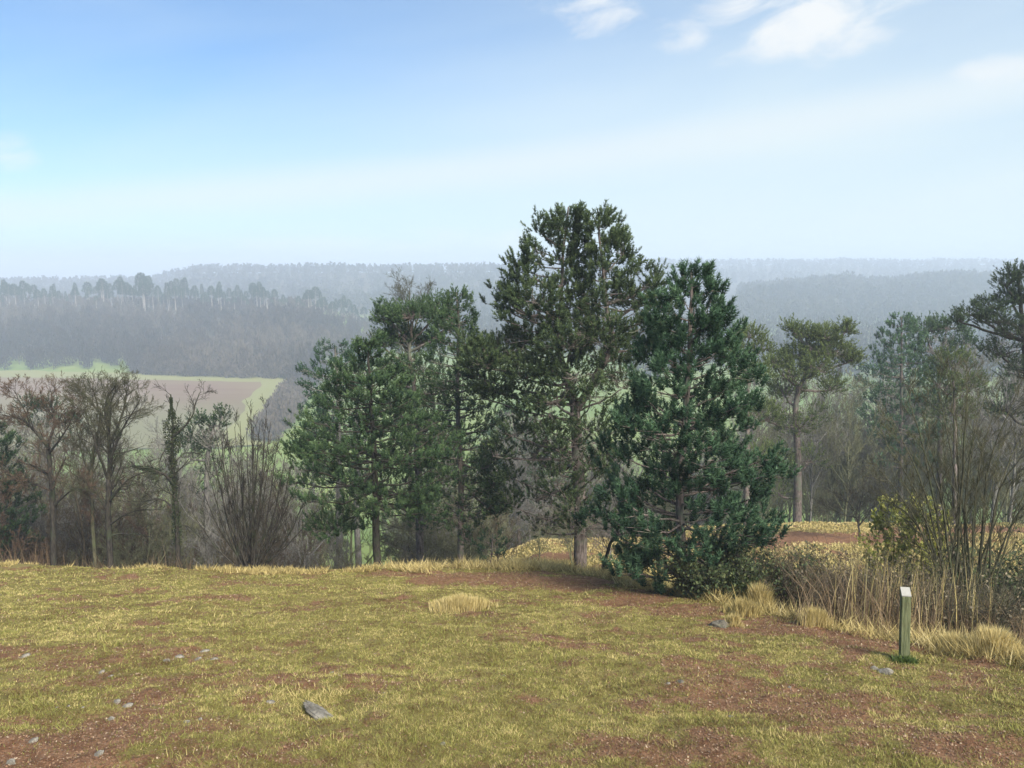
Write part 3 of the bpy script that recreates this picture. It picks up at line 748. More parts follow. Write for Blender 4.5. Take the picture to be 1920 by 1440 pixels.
for p in [(905, 675, 42, 32, 46, -.6, 700), (950, 660, 45, 28, 46, .3, 680), (990, 700, 45, 30, 40, -.5, 720), (930, 725, 45, 28, 36, .3, 760), (880, 650, 22, 20, 14, -.3, 700),
          (1070, 640, 60, 30, 40, -1.2, 700), (1040, 745, 50, 26, 24, -1.0, 780), (965, 810, 34, 22, 18, -.4, 850), (930, 850, 22, 18, 9, 0, 860), (1190, 560, 45, 30, 34, .3, 600), (1225, 525, 18, 22, 12, 0, 570),
          (960, 560, 24, 34, 18, 0, 600), (1010, 560, 40, 30, 26, -1., 600), (1110, 800, 42, 24, 16, -.9, 830), (1040, 880, 40, 22, 12, .6, 860), (1150, 860, 34, 20, 12, .5, 880), (1005, 930, 30, 22, 10, .6, 900), (1075, 985, 24, 16, 8, -.3, 960)]:
    ax_ = axB if p[0] > 1090 else axA
    T.pad(at(p[0], p[1], 22 + p[5]), p[2] * kk, p[2] * kk * 1.1, p[3] * kk, int(p[4] * .85), .23, .48, ax_(p[6]) if p[6] <= 770 else at(1085, p[6], 22), .055)
Pd = dict(levels=4, n=[5, 5, 4, 3], ang=(25, 70), ratio=.52, up=-.03, wig=.22, thin=3, rmin=.004)
for i in range(46):
    v = T.r.uniform(600, 1000); a = T.r.uniform(0, 6.28); q = (axA(v) if i % 2 else axB(v)) if v < 770 else at(1083, v, 22)
    T.grow(q, vn((math.cos(a), math.sin(a), T.r.uniform(-.15, .3))), T.r.uniform(.8, 1.9), .018, 1, Pd)
for p in [(1070, 700, 50, 30, 22, -1.3), (1110, 740, 40, 26, 16, -1.4), (1020, 690, 40, 26, 22, -.9), (1140, 620, 40, 30, 20, -1.2), (1165, 720, 34, 24, 14, -.6), (1060, 830, 36, 24, 10, -1.1), (1120, 900, 34, 22, 10, -.8), (1195, 640, 30, 26, 18, .3), (1045, 900, 40, 26, 16, -.9), (1125, 870, 36, 24, 14, -1.0), (1000, 850, 40, 26, 18, .2), (960, 940, 30, 24, 12, .4), (1075, 950, 34, 20, 11, -.9), (1020, 990, 30, 20, 9, .5), (985, 745, 40, 26, 20, .6), (895, 700, 30, 24, 16, .4), (1130, 820, 44, 28, 16, .8), (1030, 820, 40, 26, 16, -.9), (1170, 790, 34, 26, 14, .5), (1000, 780, 40, 24, 18, -.5), (1060, 930, 34, 20, 10, .9), (1140, 960, 30, 20, 9, -.3), (960, 890, 26, 20, 12, .3), (900, 740, 24, 18, 12, .2), (975, 640, 28, 22, 16, .6), (975, 500, 22, 24, 14, 0), (1012, 425, 18, 20, 12, 0), (1165, 470, 20, 26, 14, 0), (950, 575, 16, 22, 10, 0)]:
    T.pad(at(p[0], p[1], 22 + p[5]), p[2] * kk, p[2] * kk, p[3] * kk, int(p[4] * .75), .23, .45, at(1083, min(p[1] + 50, 1000), 22) if p[1] > 690 else (axB if p[0] > 1100 else axA)(p[1] + 40), .035)
T.build('pine_tree', 'tallest pine with two tops and a bare pinkish lower trunk at the centre', 'pine tree', 'pine_bark', 'needle_olive', K=50, wid=.085)

# -- the dark dense pine right of it
pine('pine_tree', 'dense dark blue green pine bushy to the ground right of the tallest pine', 14.6,
     [(1280, 1105), (1276, 900), (1290, 700), (1296, 560), (1297, 505)],
     [(512, 6, 6), (545, 30, 38), (590, 46, 66), (640, 55, 66), (700, 68, 82), (780, 92, 108), (850, 104, 138), (930, 108, 145), (1000, 112, 160), (1050, 98, 110), (1090, 50, 66)],
     132, .25, 'needle_blue', .10, 122, K=54, dens=.8, tint=.44, rise=.55, bare=.34, nsub=5, wid=.075, lift=.45, vpow=.85, tier=44)
# -- left-centre group
pine('pine_tree', 'green pine with dark straight trunk left of centre on the rim', 20.2, [(708, 1060), (704, 940), (700, 820), (694, 720), (690, 655)],
     [(655, 14, 14), (690, 45, 45), (740, 70, 70), (800, 95, 100), (850, 125, 115), (890, 135, 118), (930, 95, 100), (960, 50, 70)], 105, .20, 'needle_green', .12, 103,
     bark='dark_bark', K=44, tint=.43, rise=.28, nsub=5, dens=.85, wid=.085, tier=40, pads=[(620, 985, 45, 18, 22, -.4, 940), (575, 850, 34, 20, 16, 0, 880), (790, 960, 34, 22, 14, .5, 930)], dead=10, deadv=(900, 1020))
pine('pine_tree', 'loose dark pine with pale trunk behind the left of the central group', 33, [(632, 1065), (636, 900), (634, 760), (628, 650)],
     [(645, 18, 18), (680, 45, 50), (720, 55, 50), (780, 62, 45), (850, 60, 40), (890, 40, 30)], 75, .24, 'needle_blue', .20, 104, bark='grey_bark', K=22, tint=.35, nsub=4, bare=.55, dens=.8)
pine('pine_tree', 'flat topped pine with spreading upper boughs behind the central group', 28, [(790, 1060), (784, 880), (778, 740), (768, 660), (775, 600)], None, 0, .21, 'needle_green', .17, 105,
     K=24, tint=.5, padk=2.0, dead=44, deadv=(640, 900),
     pads=[(730, 598, 30, 14, 26, 0, 650), (718, 578, 14, 12, 8, 0, 640), (770, 590, 40, 20, 40, -.5, 640), (815, 580, 38, 22, 36, .3, 640), (750, 630, 40, 18, 30, .5, 660), (835, 610, 28, 18, 20, -.3, 660), (720, 645, 24, 14, 14, -.3, 690),
           (790, 640, 44, 20, 26, .9, 680), (800, 740, 45, 30, 24, .3, 760), (740, 760, 40, 28, 20, .6, 790), (830, 820, 45, 30, 24, .3, 840), (760, 860, 45, 30, 20, .4, 880), (800, 930, 40, 26, 18, 0, 950), (780, 690, 50, 26, 20, .2, 720), (735, 700, 34, 22, 14, .3, 730), (815, 780, 44, 30, 20, .8, 810), (770, 800, 44, 28, 18, -.6, 830), (840, 890, 40, 28, 18, .6, 910), (810, 850, 44, 28, 18, -.5, 870), (760, 930, 40, 26, 14, .5, 950), (840, 720, 36, 24, 14, .4, 740), (790, 980, 36, 22, 12, .2, 1000)])
pine('pine_tree', 'slim upright pine between the flat topped pine and the tallest one', 24, [(862, 1060), (864, 900), (858, 760), (860, 640), (856, 548)],
     [(548, 6, 6), (575, 22, 20), (620, 32, 42), (680, 52, 58), (740, 60, 68), (800, 58, 72), (870, 50, 80), (940, 46, 75), (985, 30, 50)], 150, .19, 'needle_green', .12, 106, K=24, tint=.5, nsub=5, bare=.4, dens=.85,
     pads=[(925, 900, 28, 26, 26, -.3, 890), (926, 950, 22, 30, 22, -.3, 900), (910, 870, 30, 20, 16, -.4, 870), (880, 1012, 36, 12, 8, 0, 990)], dead=16, deadv=(700, 1000))
pine('pine_tree', 'pale blue green pine far below between the slim pine and the tallest one', 62, [(975, 960), (968, 850), (960, 770)],
     [(765, 10, 10), (800, 40, 38), (850, 55, 50), (900, 50, 55)], 70, .42, 'needle_blue', .2, 107, K=20, tint=.75, nsub=4, wid=.14)
pine('pine_tree', 'low dark young pine beside the slim pine on the rim', 22.5, [(920, 1062), (922, 1020), (925, 1000)], [(1000, 10, 10), (1025, 28, 24), (1050, 20, 18)], 18, .13, 'needle_blue', .03, 108, K=20, tint=.2, nsub=3)
# -- behind, right of the dark pine
pine('pine_tree', 'wind swept pine with flat green crown above the bare thicket', 43, [(1495, 980), (1496, 860), (1492, 760), (1510, 700), (1530, 660)], None, 0, .30, 'needle_moss', .27, 109, padk=2.2, bark='pine_bark', K=22, tint=.45, wid=.12, dead=30, deadv=(680, 820),
     pads=[(1485, 615, 16, 10, 10, 0, 660), (1510, 628, 26, 12, 18, 0, 670), (1545, 630, 30, 16, 26, 0, 680), (1585, 618, 14, 14, 12, 0, 670), (1560, 660, 40, 20, 36, 0, 700), (1592, 672, 20, 18, 16, 0, 700), (1500, 665, 36, 20, 30, .5, 700),
           (1455, 680, 30, 18, 20, 0, 730), (1530, 690, 36, 18, 20, -.8, 710), (1560, 725, 24, 16, 12, 0, 730), (1470, 730, 40, 24, 22, .5, 760), (1440, 780, 36, 26, 18, 0, 800), (1490, 800, 40, 28, 16, 0, 820), (1455, 860, 36, 26, 14, 0, 870), (1520, 780, 34, 24, 8, .5, 800), (1460, 920, 34, 24, 9, .5, 930), (1515, 860, 34, 26, 8, -.4, 880), (1485, 700, 40, 22, 18, -.7, 720)])
pine('pine_tree', 'olive rounded pine peeping out behind the dark dense pine', 39, [(1400, 975), (1402, 800), (1402, 640)], None, 0, .28, 'needle_moss', .2, 110, K=22, tint=.45, wid=.12, dead=12,
     pads=[(1405, 628, 26, 16, 22, 0, 680), (1425, 650, 24, 18, 18, 0, 690), (1385, 665, 24, 20, 18, 0, 700), (1410, 700, 40, 24, 24, 0, 730), (1425, 780, 36, 30, 20, 0, 800), (1420, 860, 34, 30, 18, 0, 880)])
pine('pine_tree', 'blue green conical pine at the right beyond the thicket', 50, [(1690, 960), (1690, 780), (1690, 595)],
     [(595, 6, 6), (620, 22, 22), (660, 38, 32), (700, 50, 36), (740, 56, 40), (800, 50, 50), (860, 40, 40)], 90, .34, 'needle_blue', .2, 111, K=22, tint=.75, nsub=4, wid=.13)
pine('pine_tree', 'rounded green pine between the conical pine and the right edge', 52, [(1765, 960), (1762, 800), (1758, 660)], None, 0, .34, 'needle_green', .24, 112, K=22, tint=.55, wid=.13, dead=14,
     pads=[(1735, 618, 34, 16, 24, 0, 680), (1775, 612, 34, 16, 24, 0, 680), (1805, 640, 30, 20, 18, 0, 700), (1755, 655, 46, 22, 30, 0, 700), (1730, 690, 34, 24, 18, 0, 720), (1790, 700, 44, 28, 26, -.8, 740), (1765, 760, 46, 30, 24, 0, 780)])
pine('pine_tree', 'mossy yellow green pine low behind the bare stems at the right', 40, [(1790, 980), (1790, 800), (1786, 680)], None, 0, .27, 'needle_moss', .16, 113, K=22, tint=.35, wid=.12,
     pads=[(1785, 680, 34, 26, 26, 0, 720), (1765, 720, 34, 22, 20, 0, 740), (1815, 720, 34, 24, 20, 0, 750), (1790, 770, 44, 28, 24, 0, 800)])
pine('pine_tree', 'tall dark pine leaning in from the right edge of the view', 35, [(1945, 1000), (1940, 850), (1925, 700), (1915, 580), (1910, 520)], None, 0, .25, 'needle_olive', .24, 114, bark='dark_bark', K=23, tint=.28, wid=.11, dead=46, deadv=(560, 860),
     pads=[(1910, 515, 26, 16, 22, 0, 560), (1885, 530, 20, 14, 14, 0, 570), (1900, 560, 36, 20, 30, .4, 600), (1940, 550, 40, 26, 30, 0, 600), (1860, 575, 30, 14, 20, 0, 620), (1825, 588, 30, 12, 18, 0, 640), (1800, 600, 18, 8, 8, 0, 640), (1870, 600, 36, 16, 22, -.6, 640),
           (1920, 620, 46, 26, 30, -.5, 660), (1880, 660, 44, 24, 22, 0, 700), (1930, 700, 50, 30, 26, 0, 740), (1890, 760, 50, 34, 22, 0, 800)])
# -- at the far left
pine('pine_tree', 'dark conifer cut by the left edge of the view', 27, [(-28, 1060), (-26, 900), (-24, 800)], [(800, 10, 12), (840, 34, 36), (900, 50, 54), (980, 60, 62), (1040, 60, 60)], 90, .22, 'needle_green', .15, 115, bark='dark_bark', K=22, tint=.12, nsub=5)
pine('pine_tree', 'small dark crowned pine behind the leafless trees at the far left', 40, [(92, 1060), (90, 900), (88, 790)], None, 0, .27, 'needle_green', .17, 116, K=21, tint=.1, wid=.12, dead=20,
     pads=[(60, 762, 24, 14, 16, 0, 800), (90, 765, 24, 14, 14, 0, 800), (120, 790, 30, 16, 18, 0, 830), (70, 800, 34, 20, 18, 0, 840), (110, 840, 40, 24, 14, 0, 860), (60, 880, 40, 26, 14, 0, 900)])
pine('pine_tree', 'dark pine behind the ivy clad trunk and the many stemmed shrub', 31, [(388, 1062), (388, 940), (392, 840), (402, 790)], None, 0, .23, 'needle_green', .17, 117, bark='grey_bark', K=23, tint=.15, padk=.9, dead=20,
     pads=[(418, 780, 16, 12, 12, 0, 820), (402, 795, 24, 14, 18, 0, 820), (372, 790, 16, 12, 10, 0, 830), (360, 815, 28, 16, 20, 0, 840), (395, 830, 34, 20, 24, 0, 850), (350, 850, 32, 20, 16, 0, 860), (400, 880, 34, 22, 16, 0, 890), (355, 910, 34, 22, 12, 0, 920)])

# ------------------------------------------------------------------ leafless trees with traced limbs
PB = dict(levels=4, n=[6, 5, 5, 4], ang=(22, 55), ratio=.55, up=.07, wig=.15, thin=3, rmin=.0035)


def limbs(T, Yd, spec, P):
    for pts, r0, r1, n, Lc, *o in spec:
        q = [at(p[0], p[1], Yd + (p[2] if len(p) > 2 else 0)) if p is not None else T.base for p in pts]
        T.limb(q, r0, r1, P, n, Lc=Lc, **(o[0] if o else {}))


T = start(203, 24.5, 201)
limbs(T, 24.5, [([None, (203, 960), (206, 880), (203, 813), (198, 770), (205, 735)], .11, .02, 26, 1.15, dict(t0=.18)),
                ([(204, 890), (215, 836, -.4), (240, 789, -.6), (262, 750, -.6)], .055, .012, 14, 1.0), ([(203, 836), (225, 789, .4), (235, 746, .6), (240, 731, .6)], .05, .01, 12, .9),
                ([(200, 789), (175, 758, .3), (155, 735, .4)], .045, .01, 12, .9), ([(203, 900), (185, 852, -.5), (170, 805, -.7), (150, 766, -.7)], .05, .01, 14, 1.0),
                ([(204, 940), (240, 900, -.3), (285, 880, -.5)], .04, .008, 12, .9), ([(204, 985), (245, 960, -.2), (300, 955, -.4)], .035, .008, 12, .9),
                ([(204, 960), (180, 930, -.3), (150, 915, -.4)], .035, .008, 10, .9), ([(204, 1005), (245, 1000, .3), (290, 1010, .4)], .03, .008, 8, .8)], PB)
T.build('leafless_tree', 'large leafless oak with a full fan crown standing left on the rim', 'tree', 'dark_bark', twigmat='olive_bark')
T = start(176, 25.3, 202)
limbs(T, 25.3, [([None, (174, 980), (172, 900), (176, 844), (186, 797), (182, 750), (170, 727)], .075, .012, 22, 0.98, dict(t0=.2)), ([(173, 900), (155, 852, .4), (145, 805, .5)], .04, .01, 12, .9)], PB)
T.build('leafless_tree', 'slender leafless tree close against the left side of the large oak', 'tree', 'olive_bark')
T = start(90, 25, 203)
limbs(T, 25, [([None, (100, 960), (95, 890), (90, 836)], .10, .07, 8, 1.10, dict(t0=.3)), ([(90, 836), (65, 809, -.2), (40, 785, -.3), (5, 778, -.4)], .06, .012, 14, .9),
              ([(90, 836), (102, 797, .2), (97, 766, .2), (98, 731, .3)], .055, .01, 14, .9), ([(90, 852), (120, 813, -.4), (138, 774, -.5)], .045, .01, 12, .9),
              ([(60, 805), (40, 758, -.2), (25, 731, -.2)], .03, .006, 10, .8), ([(97, 920), (60, 905, -.4), (20, 900, -.6)], .04, .01, 10, .9), ([(100, 950), (140, 915, -.4), (165, 930, -.5)], .04, .01, 10, .9)],
      PB)
T.build('leafless_tree', 'forked leafless tree with rusty twigs at the far left', 'tree', 'dark_bark', twigmat='rust_bark')
# ivy clad trunk
T = start(333, 23.5, 204)
P2 = dict(PB, n=[4, 5, 4, 3], levels=3)
limbs(T, 23.5, [([None, (333, 1000), (328, 930), (323, 860), (324, 800), (320, 740)], .085, .02, 12, .7, dict(t0=.3)),
                ([(326, 910), (310, 890, -.3), (285, 880, -.4), (272, 878, -.5), (245, 875, -.6)], .05, .012, 9, .7), ([(323, 820), (345, 800, -.2), (362, 775, -.2), (372, 742, -.2), (378, 735, -.2)], .035, .006, 9, .6),
                ([(324, 950), (300, 935, .3), (270, 940, .5), (240, 940, .5)], .035, .008, 9, .9), ([(325, 870), (345, 850, .3), (360, 850, .4)], .03, .008, 7, .7), ([(322, 830), (305, 850, -.3), (298, 875, -.3)], .03, .01, 4, .5),
                ([(330, 990), (350, 985, .3), (380, 1010, .4)], .025, .006, 7, .7)], P2)
ivp = []
for i in range(3600):
    f = T.r.random(); v = 1020 - 275 * f ** .8; x = np.interp(v, [740, 800, 860, 930, 1040], [320, 324, 323, 328, 334]); rr = (.075 + .07 * math.sin(f * 9 + 1) ** 2 + (.13 if 785 < v < 850 else 0)) * T.r.uniform(.4, 1.1) * (.5 if f > .9 else 1)
    a = T.r.uniform(0, 6.28); c0 = at(float(x), v, 23.5); T.LP.append((c0[0] + math.cos(a) * rr, c0[1] + math.sin(a) * rr, c0[2])); T.LS.append(T.r.uniform(.02, .04)); T.LT.append(T.r.random())
for i in range(1100):
    f = T.r.random(); x = 300 - 52 * f; c0 = at(x, 884 - 10 * f, 23.5 - .3 - .3 * f); w_ = rv(T.r); T.LP.append(vadd(c0, w_, .12 * T.r.random() * (1.3 - f))); T.LS.append(T.r.uniform(.02, .035)); T.LT.append(T.r.random() * .5)
T.build('ivy_clad_tree', 'narrow dead tree wrapped in dark ivy with a broken limb reaching left', 'tree', 'dark_bark', leafmat='ivy')
# many stemmed shrub
T = start(468, 18.6, 205)
bx = T.base; k = 18.6 / FP
Ps = dict(PB, levels=3, n=[5, 6, 4], ratio=.5, up=.10, ang=(14, 40), wig=.10, rmin=.003)
tops = [(372, 905), (385, 870), (395, 840), (400, 800), (412, 800), (425, 790), (440, 800), (450, 790), (462, 810), (475, 800), (488, 790), (500, 770), (508, 790), (520, 830), (535, 850), (548, 870), (565, 885), (575, 930), (590, 960), (360, 960), (430, 830), (455, 850), (480, 840), (505, 860), (525, 900), (405, 870), (445, 880), (495, 810), (418, 850), (540, 930), (470, 770)]
for (x, v) in tops:
    b0 = (bx[0] + T.r.uniform(-.22, .22), bx[1] + T.r.uniform(-.2, .2), bx[2]); tp = at(x, v, 18.6 + T.r.uniform(-.9, .9)); sgn = (x - 468) / 100
    mid = (b0[0] + (tp[0] - b0[0]) * .52 + .06 * sgn, b0[1] + (tp[1] - b0[1]) * .5, b0[2] + (tp[2] - b0[2]) * .44)
    T.limb([b0, mid, tp], T.r.uniform(.020, .034), .006, Ps, 5, lvl=1, Lc=.62, wig=.015, sub=4, t0=.25)
T.build('multi_stem_shrub', 'leafless shrub of many dark stems fanning from one base on the rim', 'shrub', 'dark_bark', twigmat='dark_bark')
# right: bare willow with long stems
T = start(1822, 13.2, 206, 1150); bx = T.base
Pw = dict(PB, levels=3, n=[5, 6, 5], ratio=.48, up=.10, ang=(15, 42), wig=.10, rmin=.0028)
for (x, v, m1, m2) in [(1700, 735, 1745, 900), (1752, 712, 1790, 900), (1780, 700, 1800, 900), (1660, 830, 1730, 960), (1640, 870, 1725, 990), (1850, 720, 1815, 900), (1905, 740, 1850, 900), (1950, 760, 1880, 900), (1830, 780, 1810, 950), (1925, 850, 1865, 950),
                       (1690, 900, 1750, 1000), (1880, 820, 1850, 960), (1960, 900, 1890, 1000), (1720, 820, 1770, 960), (1950, 1000, 1890, 1060), (1680, 960, 1745, 1030), (1812, 690, 1806, 880), (1990, 820, 1905, 960), (1725, 760, 1768, 930), (1670, 780, 1740, 940), (1765, 830, 1790, 960), (1870, 760, 1830, 920), (1845, 860, 1825, 980), (1900, 900, 1860, 1000), (1700, 1010, 1760, 1060), (1790, 760, 1796, 920), (1650, 920, 1735, 1010)]:
    b0 = (bx[0] + T.r.uniform(-.3, .3), bx[1] + T.r.uniform(-.3, .3), bx[2]); dy = T.r.uniform(-.8, 1.0)
    T.limb([b0, at(m1, m2, 13.2 + dy * .5), at(x, v, 13.2 + dy)], T.r.uniform(.018, .034), .004, Pw, 9, lvl=1, Lc=.66, wig=.02, sub=5, t0=.3)
T.build('leafless_willow', 'tall bare willow of long olive stems at the right edge', 'shrub', 'olive_bark')
# small bare tree on the shoulder
T = start(1612, 33, 207, 1020)
limbs(T, 33, [([None, (1610, 985), (1600, 955), (1575, 925)], .05, .01, 12, 1.3), ([(1610, 990), (1612, 950, .3), (1622, 905, .4)], .04, .01, 12, 1.2), ([(1611, 985), (1635, 955, -.3), (1655, 930, -.4)], .035, .01, 10, 1.1), ([(1608, 970), (1580, 965, .3), (1555, 950, .4)], .03, .008, 8, 1.0)], PB)
T.build('leafless_tree', 'small dark leafless tree on the grassy shoulder behind the reeds', 'tree', 'dark_bark')
# leaning trunk between the two big pines
T = start(1128, 17.6, 208, 1070)
limbs(T, 17.6, [([None, (1140, 1030), (1155, 1000), (1165, 960)], .05, .02, 7, .7)], dict(PB, levels=3))
T.build('leafless_tree', 'short crooked bare trunk leaning between the tallest and the dark pine', 'tree', 'dark_bark')
# bare top behind the flat topped pine
T = start(768, 36, 209)
limbs(T, 36, [([None, (768, 800), (766, 650), (768, 540)], .12, .015, 22, 1.5, dict(t0=.4)), ([(767, 650), (785, 590, .3), (795, 548, .3)], .05, .01, 10, 1.1), ([(766, 640), (755, 590, .3), (748, 560, .3)], .05, .01, 10, 1.0)], PB)
T.build('leafless_tree', 'bare tree whose twigs show above the flat topped pine', 'tree', 'olive_bark')

# lime green shrub and undergrowth at the right
T = start(1680, 14.5, 210, 1130); bx = T.base
Pl = dict(PB, levels=2, n=[5, 5], ratio=.5, up=.12, ang=(12, 38), wig=.12, thin=2, rmin=.003, leaf=1, leafsize=.05)
for x, v in [(1640, 985), (1655, 960), (1672, 950), (1690, 965), (1705, 990), (1720, 960), (1740, 985), (1755, 1000), (1660, 1020), (1690, 1030), (1625, 1030), (1735, 1040), (1765, 1050), (1640, 1060), (1750, 960), (1770, 985)]:
    b0 = (bx[0] + T.r.uniform(-.4, .5), bx[1] + T.r.uniform(-.3, .3), bx[2]); T.limb([b0, at(x * .8 + 1690 * .2, v + 80, 14.5), at(x, v, 14.5 + T.r.uniform(-.5, .5))], (.012), .004, Pl, 13, lvl=1, Lc=.42, sub=4, t0=.35)
T.build('lime_shrub', 'yellow green shrub hung with catkins left of the bare willow', 'shrub', 'olive_bark', leafmat='lime_leaf')


def scatter_region(name, mat, label, cat, n, pxr, yr, h, wd, lean=.25, mean=.5, kind='stuff', sd=.2, keepn=None, v_ref=1150):
    px = NR.uniform(*pxr, n); Yd = NR.uniform(*yr, n); x = (px - 960) / FP / (CP - .3 * SP) * Yd
    nn = fbm(x * .9, Yd * .9, 88, 3); kp = NR.uniform(0, 1, n) < np.clip((nn - (keepn or .25)) * 4, .0, 1) * sstep(px, pxr[0] - 5, pxr[0] + 90); x, Yd, px, nn = x[kp], Yd[kp], px[kp], nn[kp]; n = len(x)
    z = height(x, Yd); hh = NR.uniform(h[0], h[1], n) * (.6 + .8 * nn); a = NR.uniform(0, 6.28, n); l = lean * hh * NR.uniform(0, 1, n)
    b = NR.uniform(0, 3.14, n); s = np.stack([np.cos(b), np.sin(b), 0 * b], 1) * (wd * NR.uniform(.6, 1.4, n))[:, None]
    p = np.stack([x, Yd, z - .03], 1); tip = p + np.stack([np.cos(a) * l, np.sin(a) * l, hh], 1); mid = p * .45 + tip * .55 - np.stack([np.cos(a) * l, np.sin(a) * l, 0 * a], 1) * .2
    V = np.stack([p - s, p + s, mid + s * .8, mid - s * .8, tip], 1).reshape(-1, 3); i = np.arange(n)[:, None] * 5
    o = mesh_obj(name, V, [i + np.array([[0, 1, 2, 3]]), i + np.array([[3, 2, 4]])], mat, attrs={'tint': np.repeat(np.clip(NR.normal(mean, sd, n), 0, 1), 5)})
    return tag(o, label, cat, kind=kind)


scatter_region('reeds', M['reed'], 'dense dry brown reeds and stalks in the hollow behind the rim', 'reeds', 7000, (1465, 2050), (9.9, 15.5), (.35, 1.15), .0038, .85, .28, sd=.34, keepn=.30)
scatter_region('tall_stalks', M['straw'], 'pale yellow stalks standing among the brown reeds', 'reeds', 420, (1560, 1860), (10.5, 14.5), (.9, 1.7), .006, .2, .6, keepn=.3)


def thicket(name, px, v, Yd, rx, h, n, mat, label, cat='shrub', leafn=0, leafm='scrub', seed=1, group=None, lw=.028):
    T = start(px, Yd, seed, v); bx = T.base; P = dict(PB, levels=3, n=[4, 4, 4], ratio=.55, up=.02, ang=(20, 60), wig=.22, rmin=.003, leaf=leafn, leafsize=lw)
    for i in range(n):
        a = T.r.uniform(0, 6.28); q = rx * math.sqrt(T.r.random()); b0 = (bx[0] + math.cos(a) * q * .7, bx[1] + math.sin(a) * q * .7, 0)
        b0 = (b0[0], b0[1], gz(b0[0], b0[1]) - .05)
        T.grow(b0, vn((math.cos(a) * .5, math.sin(a) * .5, 1)), h * T.r.uniform(.6, 1.05), .012, 1, P)
    return T.build(name, label, cat, mat, group=group, leafmat=leafm)


thicket('bramble_bush', 1560, 1100, 12.8, .8, 1.38, 105, 'brown_bark', 'brown tangled bramble left of the wooden post behind the rim', leafn=.2, leafm='bramble', seed=301)
thicket('bramble_bush', 1650, 1110, 12.2, .9, 1.38, 120, 'brown_bark', 'brown bramble directly behind the wooden post', leafn=.2, leafm='bramble', seed=302)
thicket('bramble_bush', 1760, 1130, 11.8, .9, 1.30, 120, 'olive_bark', 'tangled bramble right behind the post under the willow', leafn=.3, leafm='bramble', seed=303)
thicket('bramble_bush', 1860, 1140, 11.6, .8, 1.09, 90, 'brown_bark', 'tangled bramble at the right behind the pale straw tuft', leafn=.3, leafm='bramble', seed=304)
thicket('bramble_bush', 1480, 1090, 14.0, .7, 1.30, 90, 'dark_bark', 'dark bramble between the dark pine and the brown reeds', leafn=.5, leafm='scrub', seed=305)
thicket('evergreen_shrub', 1440, 1085, 13.6, .6, 1.23, 90, 'dark_bark', 'dark leafy shrub at the right foot of the dark pine', leafn=1, leafm='scrub', seed=306, lw=.035)
thicket('evergreen_shrub', 1330, 1095, 13.6, .6, 0.87, 75, 'dark_bark', 'dark leafy shrub under the lower boughs of the dark pine', leafn=1, leafm='scrub', seed=311, lw=.035)
thicket('evergreen_shrub', 1905, 1060, 14.2, 1.1, 2.17, 165, 'dark_bark', 'deep green evergreen shrub at the right edge behind the willow', leafn=1, leafm='scrub', seed=307, lw=.04)
thicket('evergreen_shrub', 1840, 1080, 14.6, .8, 1.74, 105, 'dark_bark', 'dark evergreen shrub at the foot of the willow', leafn=1, leafm='scrub', seed=308, lw=.035)
thicket('evergreen_shrub', 1530, 1060, 16.5, .8, 1.30, 90, 'dark_bark', 'grey green shrub in the hollow left of the lime shrub', leafn=.6, leafm='scrub', seed=309)
thicket('red_shrub', 1855, 1200, 10.2, .12, .30, 9, 'rust_bark', 'small red leaved bush in the straw at the right', leafn=.8, leafm='red_leaf', seed=310, lw=.018)
scatter_region('undergrowth', M['reed'], 'thin reddish undergrowth under the trees behind the left rim', 'undergrowth', 9000, (-60, 700), (20.5, 27), (.5, 1.0), .005, .5, .2, keepn=.2)

# ------------------------------------------------------------------ repeated trees: prototypes, then copies
def proto_bare(seed, h, mat, twm, P, nl=7, r0=.11):
    T = Tree((0, 0, 0), seed); c = [(0, 0, 0), (T.r.uniform(-.2, .2), T.r.uniform(-.2, .2), h * .35), (T.r.uniform(-.4, .4), T.r.uniform(-.4, .4), h * .7), (T.r.uniform(-.4, .4), T.r.uniform(-.4, .4), h)]
    T.limb(c, r0, .015, P, nl * 3, lvl=1, Lc=h * .26, wig=.03, sub=4, t0=.12)
    for i in range(nl):
        a = i * 2.4; z0 = h * T.r.uniform(.15, .6); L = h * T.r.uniform(.25, .4)
        T.limb([(0, 0, z0), (math.cos(a) * L * .5, math.sin(a) * L * .5, z0 + L * .5), (math.cos(a) * L * .8, math.sin(a) * L * .8, z0 + L * 1.1)], r0 * .45, .01, P, 9, lvl=1, Lc=h * .15, wig=.03, sub=3)
    return T


def proto_pine(seed, h, crown0, rad, flat, size, mat, tint, K=10):
    T = Tree((0, 0, 0), seed); top = (T.r.uniform(-.4, .4), T.r.uniform(-.4, .4), h)
    T.line(T.curve([(0, 0, 0), (T.r.uniform(-.2, .2), 0, h * .5), top], 5, .03), h * (.024 if size > .6 else .016), .03)
    for i in range(46):
        z = h * (crown0 + (1 - crown0) * (i + .5) / 46); f = (z / h - crown0) / (1 - crown0); a = i * 2.4
        L = rad * (1 - f ** flat) ** .6 * T.r.uniform(.6, 1.1) + .2
        T.bough((top[0] * z / h, top[1] * z / h, z - L * .3), (math.cos(a) * L + top[0] * f, math.sin(a) * L + top[1] * f, z), .03, size, .8, tint, 4, .45)
    return T


